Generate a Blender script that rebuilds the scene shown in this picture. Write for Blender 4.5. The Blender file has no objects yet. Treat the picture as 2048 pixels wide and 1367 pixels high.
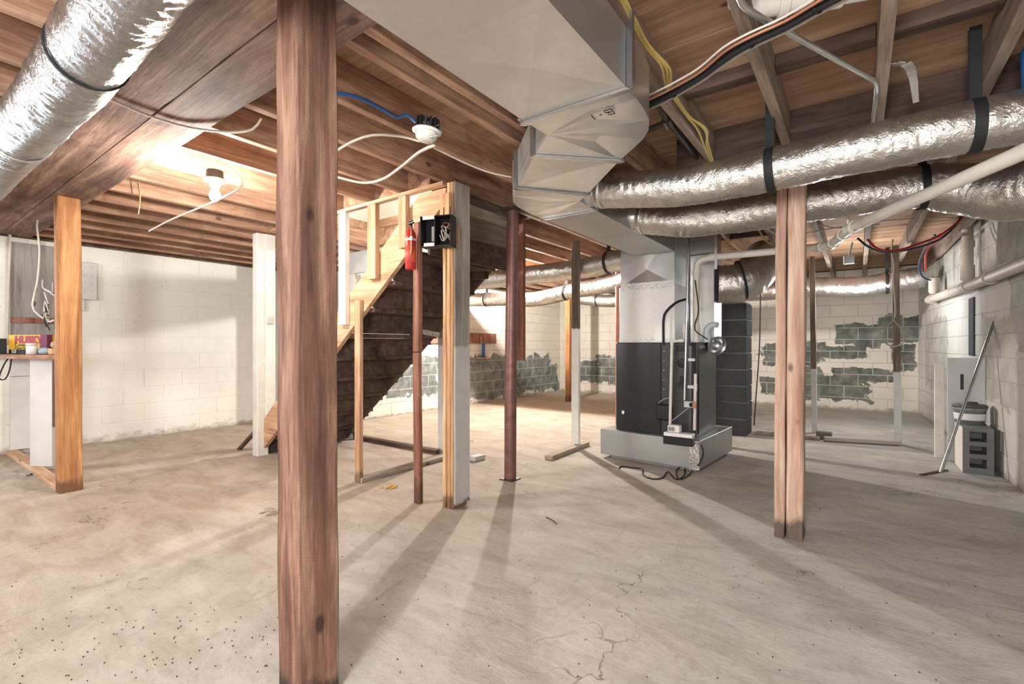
import bpy, bmesh, math, random
from mathutils import Vector, Matrix, noise
random.seed(7)
C = bpy.context.scene
COL = C.collection
PI = math.pi

# ------------------------------------------------------------------ camera
FPX, TH, HZ, CAMH = 951.0, math.radians(36.0), 689.5, 1.13
cam = bpy.data.cameras.new('camera'); camo = bpy.data.objects.new('camera', cam); COL.objects.link(camo)
cam.sensor_width = 36.0; cam.lens = 36.0 * FPX / 2048.0
cam.shift_y = (HZ - 683.5) / 2048.0
cam.clip_start = 0.02
camo.location = (0, 0, CAMH); camo.rotation_euler = (PI / 2, 0, TH)
C.camera = camo

# ------------------------------------------------------------------ light, exposure
C.view_settings.view_transform = 'Standard'; C.view_settings.look = 'None'
C.view_settings.gamma = 1.0; C.view_settings.use_curve_mapping = False
C.view_settings.exposure = 1.02
w = bpy.data.worlds.new('world'); C.world = w; w.use_nodes = True
w.node_tree.nodes['Background'].inputs[0].default_value = (0.5, 0.55, 0.62, 1)
w.node_tree.nodes['Background'].inputs[1].default_value = 0.25
BULB_A, BULB_B = (-3.39, 1.37, 2.125), (-4.25, 6.15, 2.19)
POWER_A, POWER_B = 44.0, 235.0
def lamp(name, kind, loc, energy, col, size=0.1, rot=(0, 0, 0)):
    l = bpy.data.lights.new(name, kind); l.energy = energy; l.color = col
    if kind == 'AREA': l.shape = 'RECTANGLE'; l.size = size[0]; l.size_y = size[1]
    else: l.shadow_soft_size = size
    o = bpy.data.objects.new(name, l); o.location = loc; o.rotation_euler = rot; COL.objects.link(o)
    return o
lamp('front_room_fill', 'POINT', (-0.15, -1.5, 1.45), 250, (0.98, 0.985, 1.0), 0.35)  # unseen soft fill behind the camera, lifts the general brightness
lamp('front_left_fill', 'POINT', (-4.6, -1.6, 1.6), 80, (0.99, 0.985, 0.98), 0.3)  # added fill out of view on the left, no fixture of its own
lamp('assumed_daylight_fill', 'AREA', (-6.9, -0.4, 1.6), 24, (0.72, 0.84, 1.0), (0.9, 0.5), (0, math.radians(-90), 0))  # assumed cool daylight, unseen area lamp by the solid left wall, no window built
lamp('assumed_upstairs_light', 'POINT', (-3.3, 3.0, 3.1), 40, (1.0, 0.95, 0.88), 0.15)  # assumed light from upstairs, unseen lamp added in the stairwell without a fixture
lamp('back_corner_fill', 'POINT', (-0.1, 7.6, 1.55), 34, (0.98, 0.99, 1.0), 0.2)  # added fill that brightens the dark rear right, no fixture there

# ------------------------------------------------------------------ picking a point in the room from its pixel
_c, _s = math.cos(TH), math.sin(TH)
def _ray(u, v):
    r = (u - 1024) / FPX
    return Vector((r * _c - _s, r * _s + _c, -(v - HZ) / FPX))
def at(u, v, d): return Vector((0, 0, CAMH)) + _ray(u, v) * d
def gz(u, v, z=0.0):
    d = _ray(u, v); return at(u, v, (z - CAMH) / d.z)
def onx(u, v, x):
    d = _ray(u, v); return at(u, v, x / d.x)
def ony(u, v, y):
    d = _ray(u, v); return at(u, v, y / d.y)

# ------------------------------------------------------------------ materials
def lin(c):
    def f(x):
        x /= 255.0
        return x / 12.92 if x <= 0.04045 else ((x + 0.055) / 1.055) ** 2.4
    return (f(c[0]), f(c[1]), f(c[2]), 1.0)
class NT:
    def __init__(s, name):
        s.m = bpy.data.materials.new(name); s.m.use_nodes = True
        s.t = s.m.node_tree; s.b = s.t.nodes['Principled BSDF']; s.L = s.t.links
        s.geo = s.t.nodes.new('ShaderNodeNewGeometry')
        s.info = s.t.nodes.new('ShaderNodeObjectInfo')
    def n(s, k, **kw):
        x = s.t.nodes.new(k)
        for a, b in kw.items(): setattr(x, a, b)
        return x
    def put(s, sock, v):
        if hasattr(v, 'links') or isinstance(v, bpy.types.NodeSocket): s.L.new(v, sock)
        else: sock.default_value = v
    def pos(s, scale=(1, 1, 1), rot=(0, 0, 0), vary=0.0):
        mp = s.n('ShaderNodeMapping'); s.L.new(s.geo.outputs['Position'], mp.inputs[0])
        mp.inputs['Scale'].default_value = scale; mp.inputs['Rotation'].default_value = rot
        if vary:
            mu = s.n('ShaderNodeMath', operation='MULTIPLY'); s.L.new(s.info.outputs['Random'], mu.inputs[0]); mu.inputs[1].default_value = vary
            cb = s.n('ShaderNodeCombineXYZ')
            for i in range(3): s.L.new(mu.outputs[0], cb.inputs[i])
            s.L.new(cb.outputs[0], mp.inputs['Location'])
        return mp.outputs[0]
    def noise(s, vec, scale, detail=4, rough=0.55, dist=0.0):
        x = s.n('ShaderNodeTexNoise'); s.L.new(vec, x.inputs['Vector'])
        x.inputs['Scale'].default_value = scale; x.inputs['Detail'].default_value = detail
        x.inputs['Roughness'].default_value = rough; x.inputs['Distortion'].default_value = dist
        return x.outputs['Fac']
    def ramp(s, fac, stops):
        r = s.n('ShaderNodeValToRGB'); s.L.new(fac, r.inputs[0]); e = r.color_ramp.elements
        while len(e) < len(stops): e.new(0.5)
        for i, (p, c) in enumerate(stops):
            e[i].position = p; e[i].color = c if len(c) == 4 else (*c, 1)
        return r.outputs[0]
    def step(s, fac, a, b):
        mr = s.n('ShaderNodeMapRange'); s.put(mr.inputs[0], fac)
        mr.inputs[1].default_value = a; mr.inputs[2].default_value = b
        return mr.outputs[0]
    def math(s, op, a, b=0.0, clamp=False):
        m = s.n('ShaderNodeMath', operation=op, use_clamp=clamp); s.put(m.inputs[0], a); s.put(m.inputs[1], b)
        return m.outputs[0]
    def mix(s, fac, a, b, mode='MIX'):
        m = s.n('ShaderNodeMix', data_type='RGBA', blend_type=mode)
        s.put(m.inputs[0], fac); s.put(m.inputs[6], a); s.put(m.inputs[7], b)
        return m.outputs[2]
    def xyz(s):
        x = s.n('ShaderNodeSeparateXYZ'); s.L.new(s.geo.outputs['Position'], x.inputs[0]); return x.outputs
    def bump(s, h, strength=0.3, dist=0.01):
        b = s.n('ShaderNodeBump'); s.L.new(h, b.inputs['Height']); b.inputs['Strength'].default_value = strength
        b.inputs['Distance'].default_value = dist; s.L.new(b.outputs[0], s.b.inputs['Normal'])
    def out(s, col, rough=0.7, metal=0.0, spec=0.4):
        s.put(s.b.inputs['Base Color'], col); s.put(s.b.inputs['Roughness'], rough)
        s.b.inputs['Metallic'].default_value = metal; s.b.inputs['Specular IOR Level'].default_value = spec
        return s.m

def wood(name, c1, c2, c3, axis='z', rot=None, paint=None, foot=None, saw=0.0, vary=37.0, knots=True, grain=1.0, blotch=0.0):
    """paint = (height, ragged, rgb) below which old paint stays; foot = (height, rgb) damp stain at the foot"""
    s = NT(name)
    def soft(c):
        g = 0.3 * c[0] + 0.59 * c[1] + 0.11 * c[2]
        return tuple(min(250, 1.04 * (q * 0.72 + g * 0.28)) for q in c)
    c1, c2, c3 = soft(c1), soft(c2), soft(c3)
    k = {'x': (0.07, 1, 1), 'y': (1, 0.07, 1), 'z': (1, 1, 0.07)}[axis]
    v = s.pos(k, rot or (0, 0, 0), vary)
    a = s.noise(v, 14 * grain, 6, 0.6, 0.6); b = s.noise(v, 95 * grain, 3, 0.6)
    big = s.noise(s.pos((1, 1, 1), (0, 0, 0), vary), 1.8, 3)
    f = s.math('ADD', s.math('MULTIPLY', a, 0.62), s.math('MULTIPLY', b, 0.24))
    f = s.math('ADD', f, s.math('MULTIPLY', big, 0.24))
    col = s.ramp(f, [(0.39, lin(c1)), (0.54, lin(c2)), (0.70, lin(c3))])
    if knots:
        vo = s.n('ShaderNodeTexVoronoi'); kk = tuple(3.0 * q if q == 1 else 1.6 for q in k)
        s.L.new(s.pos(kk, (0, 0, 0), vary), vo.inputs['Vector']); vo.inputs['Scale'].default_value = 1.6
        kn = s.step(vo.outputs['Distance'], 0.10, 0.05)
        col = s.mix(s.math('MULTIPLY', kn, 0.75), col, lin(tuple(int(q * 0.45) for q in c1)))
    if blotch:
        bl_ = s.step(s.noise(s.pos((1, 1, 0.5) if axis == 'z' else (0.5, 1, 1), (0, 0, 0), vary), 5.5, 6, 0.7, 0.6), 0.50, 0.68)
        col = s.mix(s.math('MULTIPLY', bl_, blotch), col, lin(tuple(int(q * 0.62) for q in c1)))
    hgt = f
    if saw:
        wv = s.n('ShaderNodeTexWave', bands_direction={'x': 'X', 'y': 'Y', 'z': 'Z'}[axis]); s.L.new(s.pos((1, 1, 1), (0.35, 0.4, 0)), wv.inputs['Vector'])
        wv.inputs['Scale'].default_value = 34; wv.inputs['Distortion'].default_value = 3.0; wv.inputs['Detail'].default_value = 3
        hgt = s.math('ADD', f, s.math('MULTIPLY', wv.outputs['Fac'], saw * 0.22))
        col = s.mix(s.math('MULTIPLY', wv.outputs['Fac'], 0.05), col, lin(tuple(int(q * 0.7) for q in c1)))
    z = s.xyz()[2]
    if paint:
        n2 = s.noise(s.pos((1, 1, 0.5)), 24, 5, 0.65)
        e = s.math('ADD', z, s.math('MULTIPLY', s.math('SUBTRACT', n2, 0.5), paint[1]))
        m = s.step(e, paint[0] + 0.006, paint[0] - 0.006)
        chips = s.step(s.noise(s.pos((1, 1, 0.6)), 38, 5, 0.7), 0.30, 0.36)
        pc = s.mix(s.noise(s.pos(), 9, 4), lin(paint[2]), lin(tuple(int(q * 0.86) for q in paint[2])))
        col = s.mix(s.math('MULTIPLY', m, chips), col, pc)
    if foot:
        n3 = s.noise(s.pos((1, 1, 0.4)), 12, 5, 0.65)
        e = s.math('ADD', z, s.math('MULTIPLY', s.math('SUBTRACT', n3, 0.5), foot[0] * 2.2))
        col = s.mix(s.math('MULTIPLY', s.step(e, foot[0], foot[0] * 0.55), 0.85), col, lin(foot[1]))
    s.bump(hgt, 0.55, 0.006)
    return s.out(col, 0.78, 0, 0.25)

def plain(name, rgb, rough=0.5, metal=0.0, mottled=0.12, scale=12, bump=0.0):
    s = NT(name); nf = s.noise(s.pos(), scale, 4)
    col = s.mix(nf, lin(rgb), lin(tuple(int(q * (1 - mottled)) for q in rgb)))
    if bump: s.bump(s.noise(s.pos(), scale * 4, 4), bump, 0.005)
    return s.out(col, rough, metal)

def galv(name, rgb=(224, 225, 224), rough=0.29, spangle=34):
    s = NT(name); vo = s.n('ShaderNodeTexVoronoi'); s.L.new(s.pos(), vo.inputs['Vector']); vo.inputs['Scale'].default_value = spangle
    bw = s.n('ShaderNodeRGBToBW'); s.L.new(vo.outputs['Color'], bw.inputs[0])
    smear = s.noise(s.pos((1, 1, 1)), 3.2, 4)
    f = s.math('ADD', s.math('MULTIPLY', bw.outputs[0], 0.14), s.math('MULTIPLY', smear, 0.86))
    col = s.mix(f, lin(rgb), lin(tuple(int(q * 0.84) for q in rgb)))
    r = s.math('ADD', rough - 0.08, s.math('MULTIPLY', f, 0.2))
    s.bump(s.noise(s.pos(), 2.6, 2), 0.25, 0.03)
    return s.out(col, r, 0.88, 0.5)

def foil(name, rgb=(208, 204, 198)):
    s = NT(name)
    a = s.noise(s.pos(), 46, 5, 0.65, 0.8); b = s.noise(s.pos(), 150, 3, 0.6)
    c = s.noise(s.pos(), 26, 2, 0.5, 1.5)
    rid = s.math('ABSOLUTE', s.math('SUBTRACT', c, 0.5)); rid2 = s.math('ABSOLUTE', s.math('SUBTRACT', a, 0.5))
    h = s.math('ADD', s.math('MULTIPLY', rid, 1.6), s.math('MULTIPLY', rid2, 1.1)); h = s.math('ADD', h, s.math('MULTIPLY', b, 0.12)); s.bump(h, 0.42, 0.009)
    col = s.mix(s.noise(s.pos(), 5, 3), lin(rgb), lin(tuple(int(q * 0.85) for q in rgb)))
    return s.out(col, s.math('ADD', 0.22, s.math('MULTIPLY', a, 0.14)), 0.92, 0.5)

def blockwall(name, paint, dirt, bare, axis, patches, amp=1.0, low=None, grow=1.0):
    """painted concrete block; patches = ellipses (c, z, rc, rz) along the wall where the paint has come off"""
    s = NT(name); X = s.xyz(); a = X[0] if axis == 'x' else X[1]; z = X[2]
    big = s.noise(s.pos(), 0.9, 4); fine = s.noise(s.pos(), 30, 5, 0.6)
    col = s.mix(s.step(big, 0.3, 0.75), lin(paint), lin(tuple(int(q * 0.9) for q in paint)))
    specks = s.step(s.noise(s.pos(), 34, 3, 0.5), 0.69, 0.75)
    col = s.mix(s.math('MULTIPLY', specks, 0.7), col, lin(dirt))
    if low:   # grime and flaking along the floor
        e = s.math('ADD', z, s.math('MULTIPLY', s.math('SUBTRACT', s.noise(s.pos((1, 1, 1.5)), 7, 6, 0.7), 0.5), low * 2.0))
        col = s.mix(s.math('MULTIPLY', s.step(e, low * 0.5, 0.0), 0.75), col, lin(dirt))
    if patches:
        tot = None
        for (c, zc, rc, rz) in patches:
            rc *= grow; rz *= grow
            dx = s.math('DIVIDE', s.math('SUBTRACT', a, c), rc); dz = s.math('DIVIDE', s.math('SUBTRACT', z, zc), rz)
            # rounded boxes: the larger of the two distances keeps block shapes
            d = s.math('SUBTRACT', 1.0, s.math('MAXIMUM', s.math('ABSOLUTE', dx), s.math('ABSOLUTE', dz)))
            tot = d if tot is None else s.math('MAXIMUM', tot, d)
        nn = s.noise(s.pos(), 3.6, 7, 0.66, 0.5); e = s.math('ADD', tot, s.math('MULTIPLY', s.math('SUBTRACT', nn, 0.5), 2.4 * amp))
        m = s.step(e, 0.0, 0.035)
        bc = s.ramp(s.noise(s.pos(), 6, 5, 0.6), [(0.3, lin(bare[0])), (0.5, lin(bare[1])), (0.72, lin(bare[2]))])
        col = s.mix(m, col, bc)
    s.bump(s.math('ADD', fine, s.math('MULTIPLY', s.noise(s.pos(), 130, 3), 0.5)), 0.45, 0.006)
    return s.out(col, 0.86, 0, 0.2)

M = {}
M['post_dark'] = wood('rough_dark_timber', (74, 44, 32), (112, 72, 54), (162, 118, 92), 'z', saw=0.5, foot=(0.08, (44, 42, 38)), blotch=0.35)
M['post_orange'] = wood('orange_timber', (120, 66, 30), (172, 106, 52), (205, 146, 84), 'z', saw=0.4, foot=(0.13, (96, 70, 50)))
M['post_pink'] = wood('pinkish_timber', (146, 100, 78), (184, 140, 114), (212, 180, 160), 'z', saw=0.3, foot=(0.13, (74, 66, 60)))
M['oak'] = wood('fresh_oak', (168, 110, 62), (214, 156, 100), (236, 196, 150), 'z', saw=0.5, foot=(0.10, (120, 92, 72)))
M['oak_grey'] = wood('weathered_painted_board', (96, 88, 78), (138, 130, 118), (176, 168, 156), 'z', paint=(1.12, 0.10, (206, 206, 206)), foot=(0.06, (92, 84, 76)))
M['stud_red'] = wood('reddish_stud', (92, 50, 36), (142, 84, 62), (176, 122, 98), 'z', foot=(0.2, (78, 58, 48)))
M['stud'] = wood('stud_wood', (132, 84, 54), (184, 130, 88), (214, 170, 128), 'z', foot=(0.10, (112, 92, 76)))
M['stud_dark'] = wood('dark_stud', (52, 38, 32), (84, 62, 50), (112, 86, 70), 'z')
M['stud_half'] = wood('half_painted_stud', (60, 46, 38), (92, 74, 60), (120, 100, 84), 'z', paint=(1.31, 0.08, (226, 224, 218)))
M['pole_half'] = wood('half_painted_pole', (74, 58, 48), (108, 88, 72), (138, 116, 98), 'z', paint=(0.82, 0.05, (224, 226, 224)))
M['white_wood'] = wood('old_white_paint_on_wood', (120, 96, 78), (160, 136, 116), (180, 160, 140), 'z', paint=(9.0, 0.1, (228, 224, 214)))
M['white_board'] = plain('whitewashed_board', (208, 208, 206), 0.7, 0, 0.12, 5, 0.2)
M['girder'] = wood('girder_timber', (84, 58, 48), (124, 90, 74), (172, 136, 112), 'x', vary=17, blotch=0.6)
M['joist'] = wood('joist_wood', (108, 70, 50), (156, 108, 78), (196, 150, 114), 'y', vary=51, blotch=0.3)
M['joist_old'] = wood('weathered_joist_wood', (96, 78, 66), (140, 116, 98), (172, 148, 128), 'y', vary=51)
M['lumber_x'] = wood('lumber', (150, 100, 66), (196, 146, 104), (222, 182, 142), 'x', vary=23)
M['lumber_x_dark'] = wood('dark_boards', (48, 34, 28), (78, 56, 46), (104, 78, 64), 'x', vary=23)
M['lumber_y'] = wood('grey_lumber', (110, 94, 78), (150, 132, 112), (184, 168, 148), 'y', vary=23)
M['header'] = wood('grey_brown_header', (78, 66, 56), (112, 94, 80), (140, 120, 104), 'y', vary=23)
M['stringer'] = wood('stair_stringer', (146, 96, 62), (194, 142, 98), (220, 178, 134), 'x', rot=(0, math.radians(39), 0), vary=11)
M['plywood'] = wood('plywood', (128, 88, 60), (168, 122, 86), (196, 156, 116), 'x', vary=63, knots=True, grain=0.55, blotch=0.25)
M['grey_ply'] = wood('grey_plywood', (112, 106, 102), (142, 136, 132), (160, 154, 150), 'z', vary=3)
M['counter'] = wood('counter_board', (104, 62, 40), (150, 96, 62), (186, 136, 96), 'x')
M['galv'] = galv('galvanised_steel'); M['galv_dull'] = galv('dull_galvanised_steel', (188, 190, 188), 0.45, 60)
M['steel'] = plain('bright_steel', (196, 198, 200), 0.25, 0.95, 0.1)
M['bright_coil'] = plain('pale_coil_cabinet', (222, 222, 220), 0.42, 0.35, 0.07, 26, 0.05)
M['foil'] = foil('crinkled_foil'); M['foil_big'] = foil('crinkled_foil_wide', (176, 178, 180))
M['charcoal'] = plain('charcoal_enamel', (54, 57, 60), 0.28, 0.35, 0.2, 4)
M['charcoal2'] = plain('charcoal_enamel_front', (66, 68, 70), 0.34, 0.3, 0.15, 5)
M['black'] = plain('black_plastic', (26, 26, 28), 0.45)
M['rubber'] = plain('black_rubber', (30, 31, 34), 0.7)
M['pvc'] = plain('white_pvc', (216, 210, 200), 0.4, 0, 0.06)
M['pvc_blue'] = plain('cool_white_pvc', (206, 216, 222), 0.4, 0, 0.06)
M['pvc_old'] = plain('dusty_pvc', (190, 180, 168), 0.55, 0, 0.12)
M['cable_white'] = plain('white_cable', (214, 206, 194), 0.5)
M['cable_yellow'] = plain('yellow_cable', (206, 180, 104), 0.5)
M['cable_grey'] = plain('grey_cable', (168, 162, 154), 0.5)
M['blue'] = plain('blue_tube', (36, 96, 160), 0.35); M['red_pipe'] = plain('red_tube', (190, 44, 36), 0.4)
M['blue_dark'] = plain('dark_blue_tube', (40, 58, 92), 0.4)
M['copper'] = plain('dull_copper', (196, 128, 104), 0.45, 0.4, 0.25)
M['copper_bright'] = plain('bright_copper', (226, 160, 128), 0.3, 0.7)
M['rust'] = plain('rusty_red_steel', (146, 104, 96), 0.42, 0.3, 0.5, 18, 0.3)
M['iron'] = plain('dark_iron', (84, 74, 68), 0.55, 0.4, 0.3, 20, 0.3)
M['red'] = plain('red_enamel', (186, 44, 38), 0.3); M['white'] = plain('white_plastic', (232, 230, 226), 0.4, 0, 0.04)
M['paper'] = plain('white_paper', (226, 224, 220), 0.8, 0, 0.04); M['grey_metal'] = plain('painted_grey_metal', (206, 206, 202), 0.5, 0.2, 0.1)
M['block'] = plain('grey_concrete_block', (128, 130, 128), 0.9, 0, 0.25, 30, 0.5)
M['chim'] = plain('dark_concrete_block', (74, 78, 80), 0.9, 0, 0.3, 26, 0.6)
M['mortar'] = plain('grey_mortar', (150, 148, 142), 0.9, 0, 0.2, 20, 0.3)
M['block_white'] = plain('whitewashed_block_face', (222, 214, 204), 0.85, 0, 0.1, 18, 0.3)
M['bucket'] = plain('grey_bucket_plastic', (140, 142, 142), 0.4, 0, 0.15); M['bucket_lid'] = plain('dark_bucket_lid', (84, 82, 80), 0.5)
M['yellow'] = plain('mustard_card', (204, 164, 44), 0.55, 0, 0.08); M['maroon'] = plain('maroon_print', (150, 26, 52), 0.5, 0, 0.05)
M['purple'] = plain('purple_card', (112, 40, 70), 0.55); M['dark_ink'] = plain('black_ink', (24, 24, 26), 0.6); M['white_ink'] = plain('white_ink', (236, 234, 230), 0.6)
M['leaf'] = plain('dry_yellow_scrap', (204, 158, 60), 0.7); M['debris'] = plain('dark_debris', (64, 52, 42), 0.9)
M['foam'] = plain('tan_foam', (206, 178, 140), 0.9, 0, 0.3, 40, 0.5); M['pale_blue'] = plain('pale_blue_plastic', (178, 200, 214), 0.4)
M['board_bare'] = plain('bare_plaster', (196, 194, 190), 0.85, 0, 0.12, 6, 0.2)

def m_floor():
    s = NT('worn_concrete_floor'); X = s.xyz()
    a = s.noise(s.pos(), 0.55, 5, 0.55, 0.4); b = s.noise(s.pos((1, 2.4, 1), (0, 0, 0.6)), 2.6, 6, 0.62, 0.7); c = s.noise(s.pos(), 26, 6, 0.65)
    warm = s.ramp(b, [(0.25, lin((152, 136, 118))), (0.5, lin((172, 158, 142))), (0.75, lin((186, 175, 160)))])
    cool = s.ramp(b, [(0.25, lin((146, 143, 138))), (0.5, lin((166, 164, 159))), (0.75, lin((182, 180, 175)))])
    f = s.math('ADD', s.math('MULTIPLY', X[0], 0.16), s.math('MULTIPLY', a, 1.1)); f = s.step(f, 0.0, 0.62)  # warm dust at left; cooler light at right painted in along x
    col = s.mix(f, warm, cool)
    pale = s.step(s.noise(s.pos((1, 1, 1), (0, 0, 1)), 1.3, 6, 0.6, 0.3), 0.56, 0.70)
    col = s.mix(s.math('MULTIPLY', pale, 0.4), col, lin((206, 198, 188)))
    st = s.step(s.noise(s.pos((2.6, 0.7, 1), (0, 0, 0.62)), 3.2, 6, 0.7, 1.0), 0.60, 0.72)
    col = s.mix(s.math('MULTIPLY', st, 0.30), col, lin((112, 98, 84)))
    sp = s.step(s.noise(s.pos(), 60, 3, 0.5), 0.70, 0.76); col = s.mix(s.math('MULTIPLY', sp, 0.6), col, lin((90, 78, 66)))
    col = s.mix(s.math('MULTIPLY', s.step(c, 0.52, 0.75), 0.35), col, lin((120, 108, 96)))
    vo = s.n('ShaderNodeTexVoronoi'); vo.feature = 'DISTANCE_TO_EDGE'; dv = s.n('ShaderNodeVectorMath', operation='ADD')
    nz = s.n('ShaderNodeTexNoise'); s.L.new(s.pos(), nz.inputs['Vector']); nz.inputs['Scale'].default_value = 3.0; nz.inputs['Detail'].default_value = 6
    s.L.new(nz.outputs['Color'], dv.inputs[0]); s.L.new(s.pos((1, 1, 1)), dv.inputs[1]); s.L.new(dv.outputs[0], vo.inputs['Vector']); vo.inputs['Scale'].default_value = 0.55
    crack = s.math('MULTIPLY', s.step(vo.outputs['Distance'], 0.0045, 0.001), s.step(s.noise(s.pos(), 1.7, 3), 0.52, 0.6))
    col = s.mix(s.math('MULTIPLY', crack, 0.7), col, lin((92, 84, 76)))
    h = s.math('ADD', s.math('MULTIPLY', b, 1.2), s.math('MULTIPLY', c, 0.6)); h = s.math('SUBTRACT', h, s.math('MULTIPLY', crack, 0.5))
    s.bump(h, 0.35, 0.02)
    return s.out(col, 0.82, 0, 0.25)
M['floor'] = m_floor()
BARE = ((84, 90, 88), (116, 122, 118), (150, 152, 146))
M['wall_left'] = blockwall('painted_block_left', (232, 230, 222), (150, 140, 126), BARE, 'y', None, low=0.16)
M['wall_bay'] = blockwall('peeling_block_bay', (224, 218, 206), (120, 112, 100), BARE, 'y',
    [(5.15, 0.55, 0.35, 0.25), (5.75, 0.6, 0.3, 0.35), (7.1, 0.5, 0.8, 0.42), (8.6, 0.48, 1.15, 0.42), (9.7, 0.35, 0.5, 0.3), (7.6, 0.3, 1.5, 0.12)], 0.75, low=0.1)
M['wall_back'] = blockwall('peeling_block_back', (216, 208, 196), (120, 112, 100), ((74, 80, 75), (104, 108, 102), (140, 140, 133)), 'x',
    [(-0.45, 0.38, 0.55, 0.22), (0.05, 0.62, 0.4, 0.10), (-1.0, 0.95, 0.45, 0.2), (-0.9, 0.62, 0.35, 0.12), (-0.15, 1.32, 0.16, 0.15), (0.14, 1.28, 0.16, 0.2), (0.55, 1.4, 0.26, 0.2),
     (-0.35, 1.0, 0.5, 0.1), (0.62, 0.9, 0.14, 0.22), (-5.3, 0.5, 0.35, 0.22), (-4.65, 0.55, 0.3, 0.3), (-1.3, 0.35, 0.2, 0.15)], 0.6, low=0.12, grow=1.12)
M['wall_right'] = blockwall('grey_parged_block_right', (198, 196, 190), (130, 122, 112), ((150, 148, 142), (164, 162, 156), (178, 176, 170)), 'y',
    [(5.9, 1.0, 0.5, 0.4), (8.8, 1.0, 0.8, 0.5), (7.5, 2.1, 2.5, 0.3), (5.2, 1.6, 0.4, 0.5)], 0.4, low=0.14)
M['joint_cream'] = plain('cream_painted_mortar', (192, 187, 176), 0.9, 0, 0.15, 10, 0.2)
M['wall_plain'] = plain('plain_painted_wall', (206, 200, 190), 0.85, 0, 0.12, 3, 0.15)

def emit(name, rgb, strength):
    s = NT(name); s.b.inputs['Emission Color'].default_value = (*rgb, 1); s.b.inputs['Emission Strength'].default_value = strength
    return s.out((1, 1, 1, 1), 0.4)
_area = 4 * PI * 0.031 ** 2
M['bulb_a'] = emit('lit_bulb_left', (1.0, 0.94, 0.86), POWER_A / (PI * _area))
M['bulb_b'] = emit('lit_bulb_back', (1.0, 0.95, 0.88), POWER_B / (PI * _area))

# ------------------------------------------------------------------ mesh helpers
class MB:
    def __init__(s): s.v = []; s.f = []; s.sm = []
    def add(s, vs, fs, smooth=False):
        k = len(s.v); s.v += [Vector(p) for p in vs]; s.f += [[i + k for i in q] for q in fs]; s.sm += [smooth] * len(fs); return s
    def box(s, x0, x1, y0, y1, z0, z1, bev=0.0, xf=None):
        bm = bmesh.new(); bmesh.ops.create_cube(bm, size=1.0)
        for v in bm.verts: v.co = Vector(((x0 + x1) / 2 + v.co.x * (x1 - x0), (y0 + y1) / 2 + v.co.y * (y1 - y0), (z0 + z1) / 2 + v.co.z * (z1 - z0)))
        if bev: bmesh.ops.bevel(bm, geom=bm.edges[:], offset=bev, segments=1, affect='EDGES')
        bm.verts.index_update()
        s.add([(xf @ v.co if xf else v.co.copy()) for v in bm.verts], [[v.index for v in f.verts] for f in bm.faces]); bm.free(); return s
    def bar(s, a, b, wx, wy, bev=0.0, up=(0, 0, 1), roll=0.0):
        """a squared bar from a to b; wx across, wy the other way"""
        a, b = Vector(a), Vector(b); d = (b - a); L = d.length; d.normalize(); u = Vector(up)
        if abs(d.dot(u)) > 0.97: u = Vector((0, 1, 0))
        x = u.cross(d).normalized(); y = d.cross(x).normalized()
        m = Matrix((x, y, d)).transposed().to_4x4()
        if roll: m = m @ Matrix.Rotation(roll, 4, 'Z')
        m.translation = a
        return s.box(-wx / 2, wx / 2, -wy / 2, wy / 2, 0, L, bev, m)
    def tube(s, pts, r, n=8, caps=True, smooth=True):
        pts = [Vector(p) for p in pts]; N = len(pts); rings = []
        t0 = (pts[1] - pts[0]).normalized(); u = Vector((0, 0, 1)) if abs(t0.z) < 0.9 else Vector((1, 0, 0))
        x = u.cross(t0).normalized(); rr = r if callable(r) else (lambda i: r)
        for i, p in enumerate(pts):
            t = ((pts[min(i + 1, N - 1)] - pts[max(i - 1, 0)])).normalized()
            x = (x - t * x.dot(t)).normalized(); y = t.cross(x)
            rings.append([p + (x * math.cos(2 * PI * k / n) + y * math.sin(2 * PI * k / n)) * rr(i) for k in range(n)])
        vs = [q for R in rings for q in R]; fs = []
        for i in range(N - 1):
            for k in range(n): fs.append([i * n + k, i * n + (k + 1) % n, (i + 1) * n + (k + 1) % n, (i + 1) * n + k])
        s.add(vs, fs, smooth)
        if caps: s.add(rings[0][::-1], [list(range(n))]); s.add(rings[-1], [list(range(n))])
        return s
    def lathe(s, prof, n=20, mat=None, smooth=True):
        """prof: (radius, height) pairs about +z, placed by mat"""
        mat = mat or Matrix.Identity(4); vs = []; fs = []
        for (r, h) in prof:
            for k in range(n): vs.append(mat @ Vector((r * math.cos(2 * PI * k / n), r * math.sin(2 * PI * k / n), h)))
        for i in range(len(prof) - 1):
            for k in range(n): fs.append([i * n + k, i * n + (k + 1) % n, (i + 1) * n + (k + 1) % n, (i + 1) * n + k])
        return s.add(vs, fs, smooth)
    def prism(s, poly, z0, z1):
        n = len(poly); vs = [(p[0], p[1], z0) for p in poly] + [(p[0], p[1], z1) for p in poly]
        fs = [list(range(n))[::-1], list(range(n, 2 * n))] + [[i, (i + 1) % n, n + (i + 1) % n, n + i] for i in range(n)]
        return s.add(vs, fs)
    def build(s, name, mat, parent=None, kind=None, label=None):
        c = Vector((0, 0, 0)); lo = Vector((1e9,) * 3); hi = Vector((-1e9,) * 3)
        for p in s.v:
            for i in range(3): lo[i] = min(lo[i], p[i]); hi[i] = max(hi[i], p[i])
        c = Vector(((lo.x + hi.x) / 2, (lo.y + hi.y) / 2, lo.z))
        me = bpy.data.meshes.new(name); me.from_pydata([p - c for p in s.v], [], s.f); me.polygons.foreach_set('use_smooth', s.sm)
        me.materials.append(mat); me.update()
        return link(name, me, c, parent, kind, label)
WLOC = {}
def wloc(o):
    return WLOC.get(o.name, Vector((0, 0, 0)))
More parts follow.
